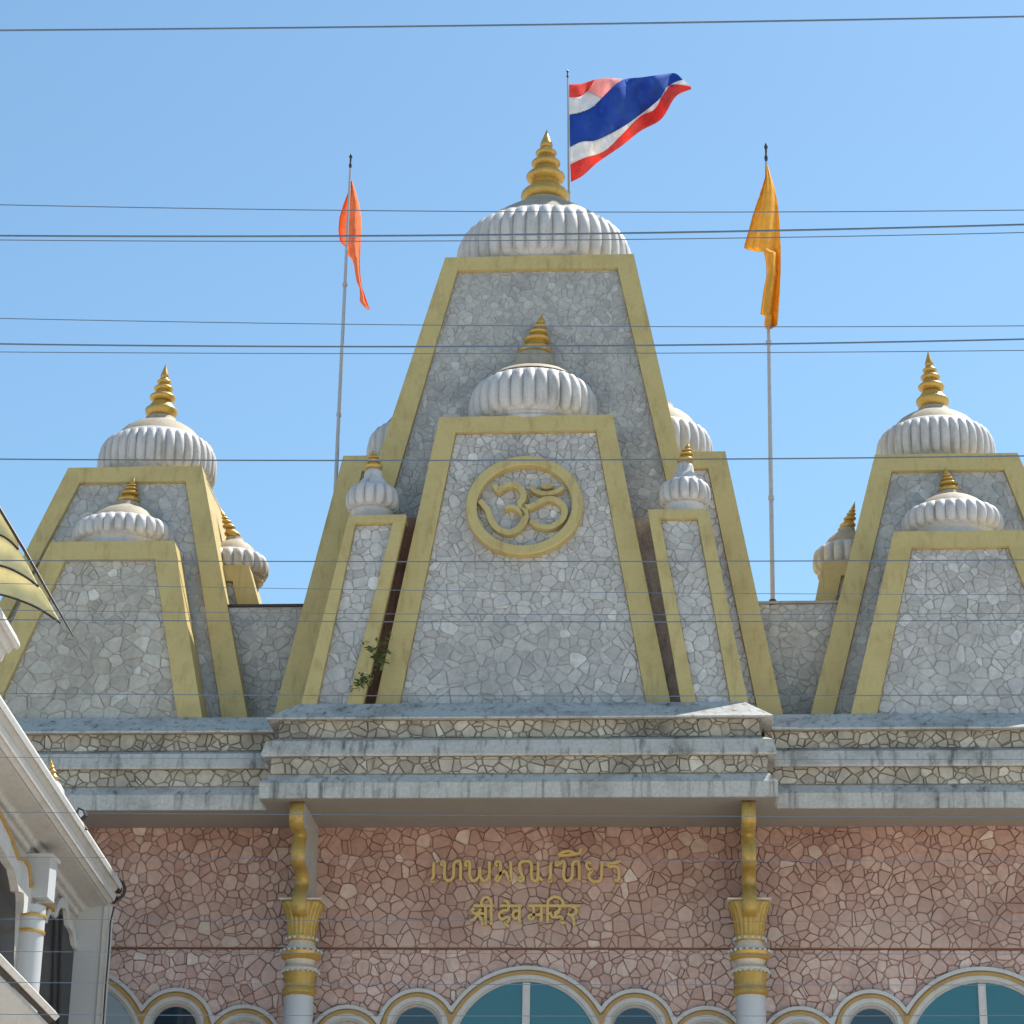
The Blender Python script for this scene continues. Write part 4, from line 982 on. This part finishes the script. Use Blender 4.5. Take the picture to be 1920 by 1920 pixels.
# ------------------------------------------------------------------ overhead cables
cabs = [(57, 47, 31, .0085, 'thick dark cable crossing the open sky above all flags'),
        (384, 397, 394, .0045, 'thin cable passing through the top of the great dome'),
        (442, 440, 421, .0085, 'thick cable crossing the middle of the great dome'),
        (450, 451, 436, .0045, 'thin cable just below the thick one at the great dome'),
        (597, 611, 611, .0040, 'thin cable touching the tip of the lower finial'),
        (645, 649.5, 636, .0075, 'thick cable crossing the lower gold finial'),
        (660, 663, 657, .0040, 'thin cable just below the thick one at the lower finial'),
        (861, 863, 855, .0065, 'cable touching the top rim of the round emblem'),
        (1051, 1053, 1050, .0050, 'cable passing just under the round emblem'),
        (1094, 1109, 1115, .0028, 'hair thin cable halfway down the emblem panel'),
        (1144, 1152, 1150, .0030, 'faint cable just above the darker one on the lower panel'),
        (1162, 1166, 1163, .0048, 'darker cable across the lower emblem panel'),
        (1300, 1305, 1303, .0042, 'cable just above the top ledge of the cornice'),
        (1420, 1424, 1424, .0024, 'hair thin cable over the middle cornice ledge'),
        (1523, 1529, 1531, .0026, 'hair thin cable over the shaded soffit'),
        (1607, 1612, 1614, .0022, 'hair thin cable above the Thai letters'),
        (1723, 1727, 1727, .0024, 'hair thin cable between lettering and wall joint'),
        (1784, 1788, 1789, .0024, 'hair thin cable under the dark wall joint'),
        (1842, 1846, 1847, .0028, 'thin cable across the column shafts, above the window heads'),
        (1902, 1905, 1904, .0028, 'lowest thin cable across the window glass')]
for i, (y0, y1, y2, r, lab) in enumerate(cabs):
    Y = -30.0-.25*(i % 3); pts = []
    A_ = np.polyfit([0, 960, 1920], [y0, y1, y2], 2)
    f_ = lambda x: float(np.polyval(A_, x)); g_ = np.polyder(A_)
    for px in [-5600, -3200, -1800]: pts.append(at(px, f_(-900)+float(np.polyval(g_, -900))*(px+900)*.6, Y))
    for k in range(41): px = -900+3720*k/40; pts.append(at(px, f_(px), Y))
    for px in [3800, 5200, 7600]: pts.append(at(px, f_(2820)+float(np.polyval(g_, 2820))*(px-2820)*.6, Y))
    m = MB(); m.tube(pts, r*.72, 6); tag(m.build('overhead_cable', M['cable'], None, smooth=True), lab, 'cable', 'overhead cables across the street')

# ------------------------------------------------------------------ ground and street
m = MB(); m.add([(-1500, -1500, -.02), (1500, -1500, -.02), (1500, 1500, -.02), (-1500, 1500, -.02)], [(0, 1, 2, 3)])
M['ground'] = paint('dusty_ground', (.46, .41, .34), .95, (.16, .15, .13), .4, 0, var=.15)
g = m.build('ground', M['ground']); g['kind'] = 'structure'
M['asphalt'] = paint('concrete_road', (.33, .30, .26), .9, (.2, .18, .15), .3, 0, var=.2)
m = MB(); m.add([(-300, -50, -.012), (300, -50, -.012), (300, -36, -.012), (-300, -36, -.012)], [(0, 1, 2, 3)]); g = m.build('road', M['asphalt']); g['kind'] = 'structure'
M['pave'] = paint('concrete_pavement', (.55, .50, .43), .9, (.25, .23, .2), .4, 0, var=.1)
m = MB(); m.box(-300, 300, -36, .0, -.02, .12); g = m.build('pavement', M['pave']); g['kind'] = 'structure'

# ------------------------------------------------------------------ unseen shophouses added behind the viewer to bounce warm sunlight onto the facade
M['cream'] = paint('cream_bounce_shophouse_paint', (.78, .68, .52), .8, (.3, .25, .18), .3, .3, var=.05)
M['peach'] = paint('peach_bounce_shophouse_paint', (.68, .52, .40), .8, (.3, .22, .16), .3, .3, var=.05)
sets = ((-34, -14, 12.5, 'cream', 'cream painted house added unseen behind the viewer to bounce light at the left bay'), (-13.9, 6, 11.2, 'peach', 'peach painted house added unseen behind the viewer to bounce light at the centre bay'),
        (6.1, 30, 13.0, 'cream', 'tall cream house added unseen behind the viewer to bounce light at the right bay'))
for x0, x1, hh, mt, lab in sets:
    t = thing('bounce_shophouse', lab, 'building', ((x0+x1)/2, -64, 0), 'unseen shophouses added to bounce light')
    m = MB(); m.box(x0, x1, -76, -64, .0, hh); m.build('wall', M[mt], t)
    m = MB(); m.box(x0, x1, -64.0, -63.4, hh-.5, hh+.3); m.build('parapet', M['bldgw'], t)
    for fl_ in range(3):
        for k in range(int((x1-x0)/3.2)):
            wx = x0+1.2+k*3.2; wz = .3+fl_*3.7 if fl_ == 0 else 1.0+fl_*3.7
            m = MB(); m.box(wx, wx+1.7, -64.0, -63.96, wz, wz+(2.5 if fl_ == 0 else 1.5)); w_ = m.build('window', M['black'], t)
            m = MB(); m.box(wx-.1, wx+1.8, -63.96, -63.85, wz-.12, wz-.02); m.build('sill', M['bldgw'], w_)
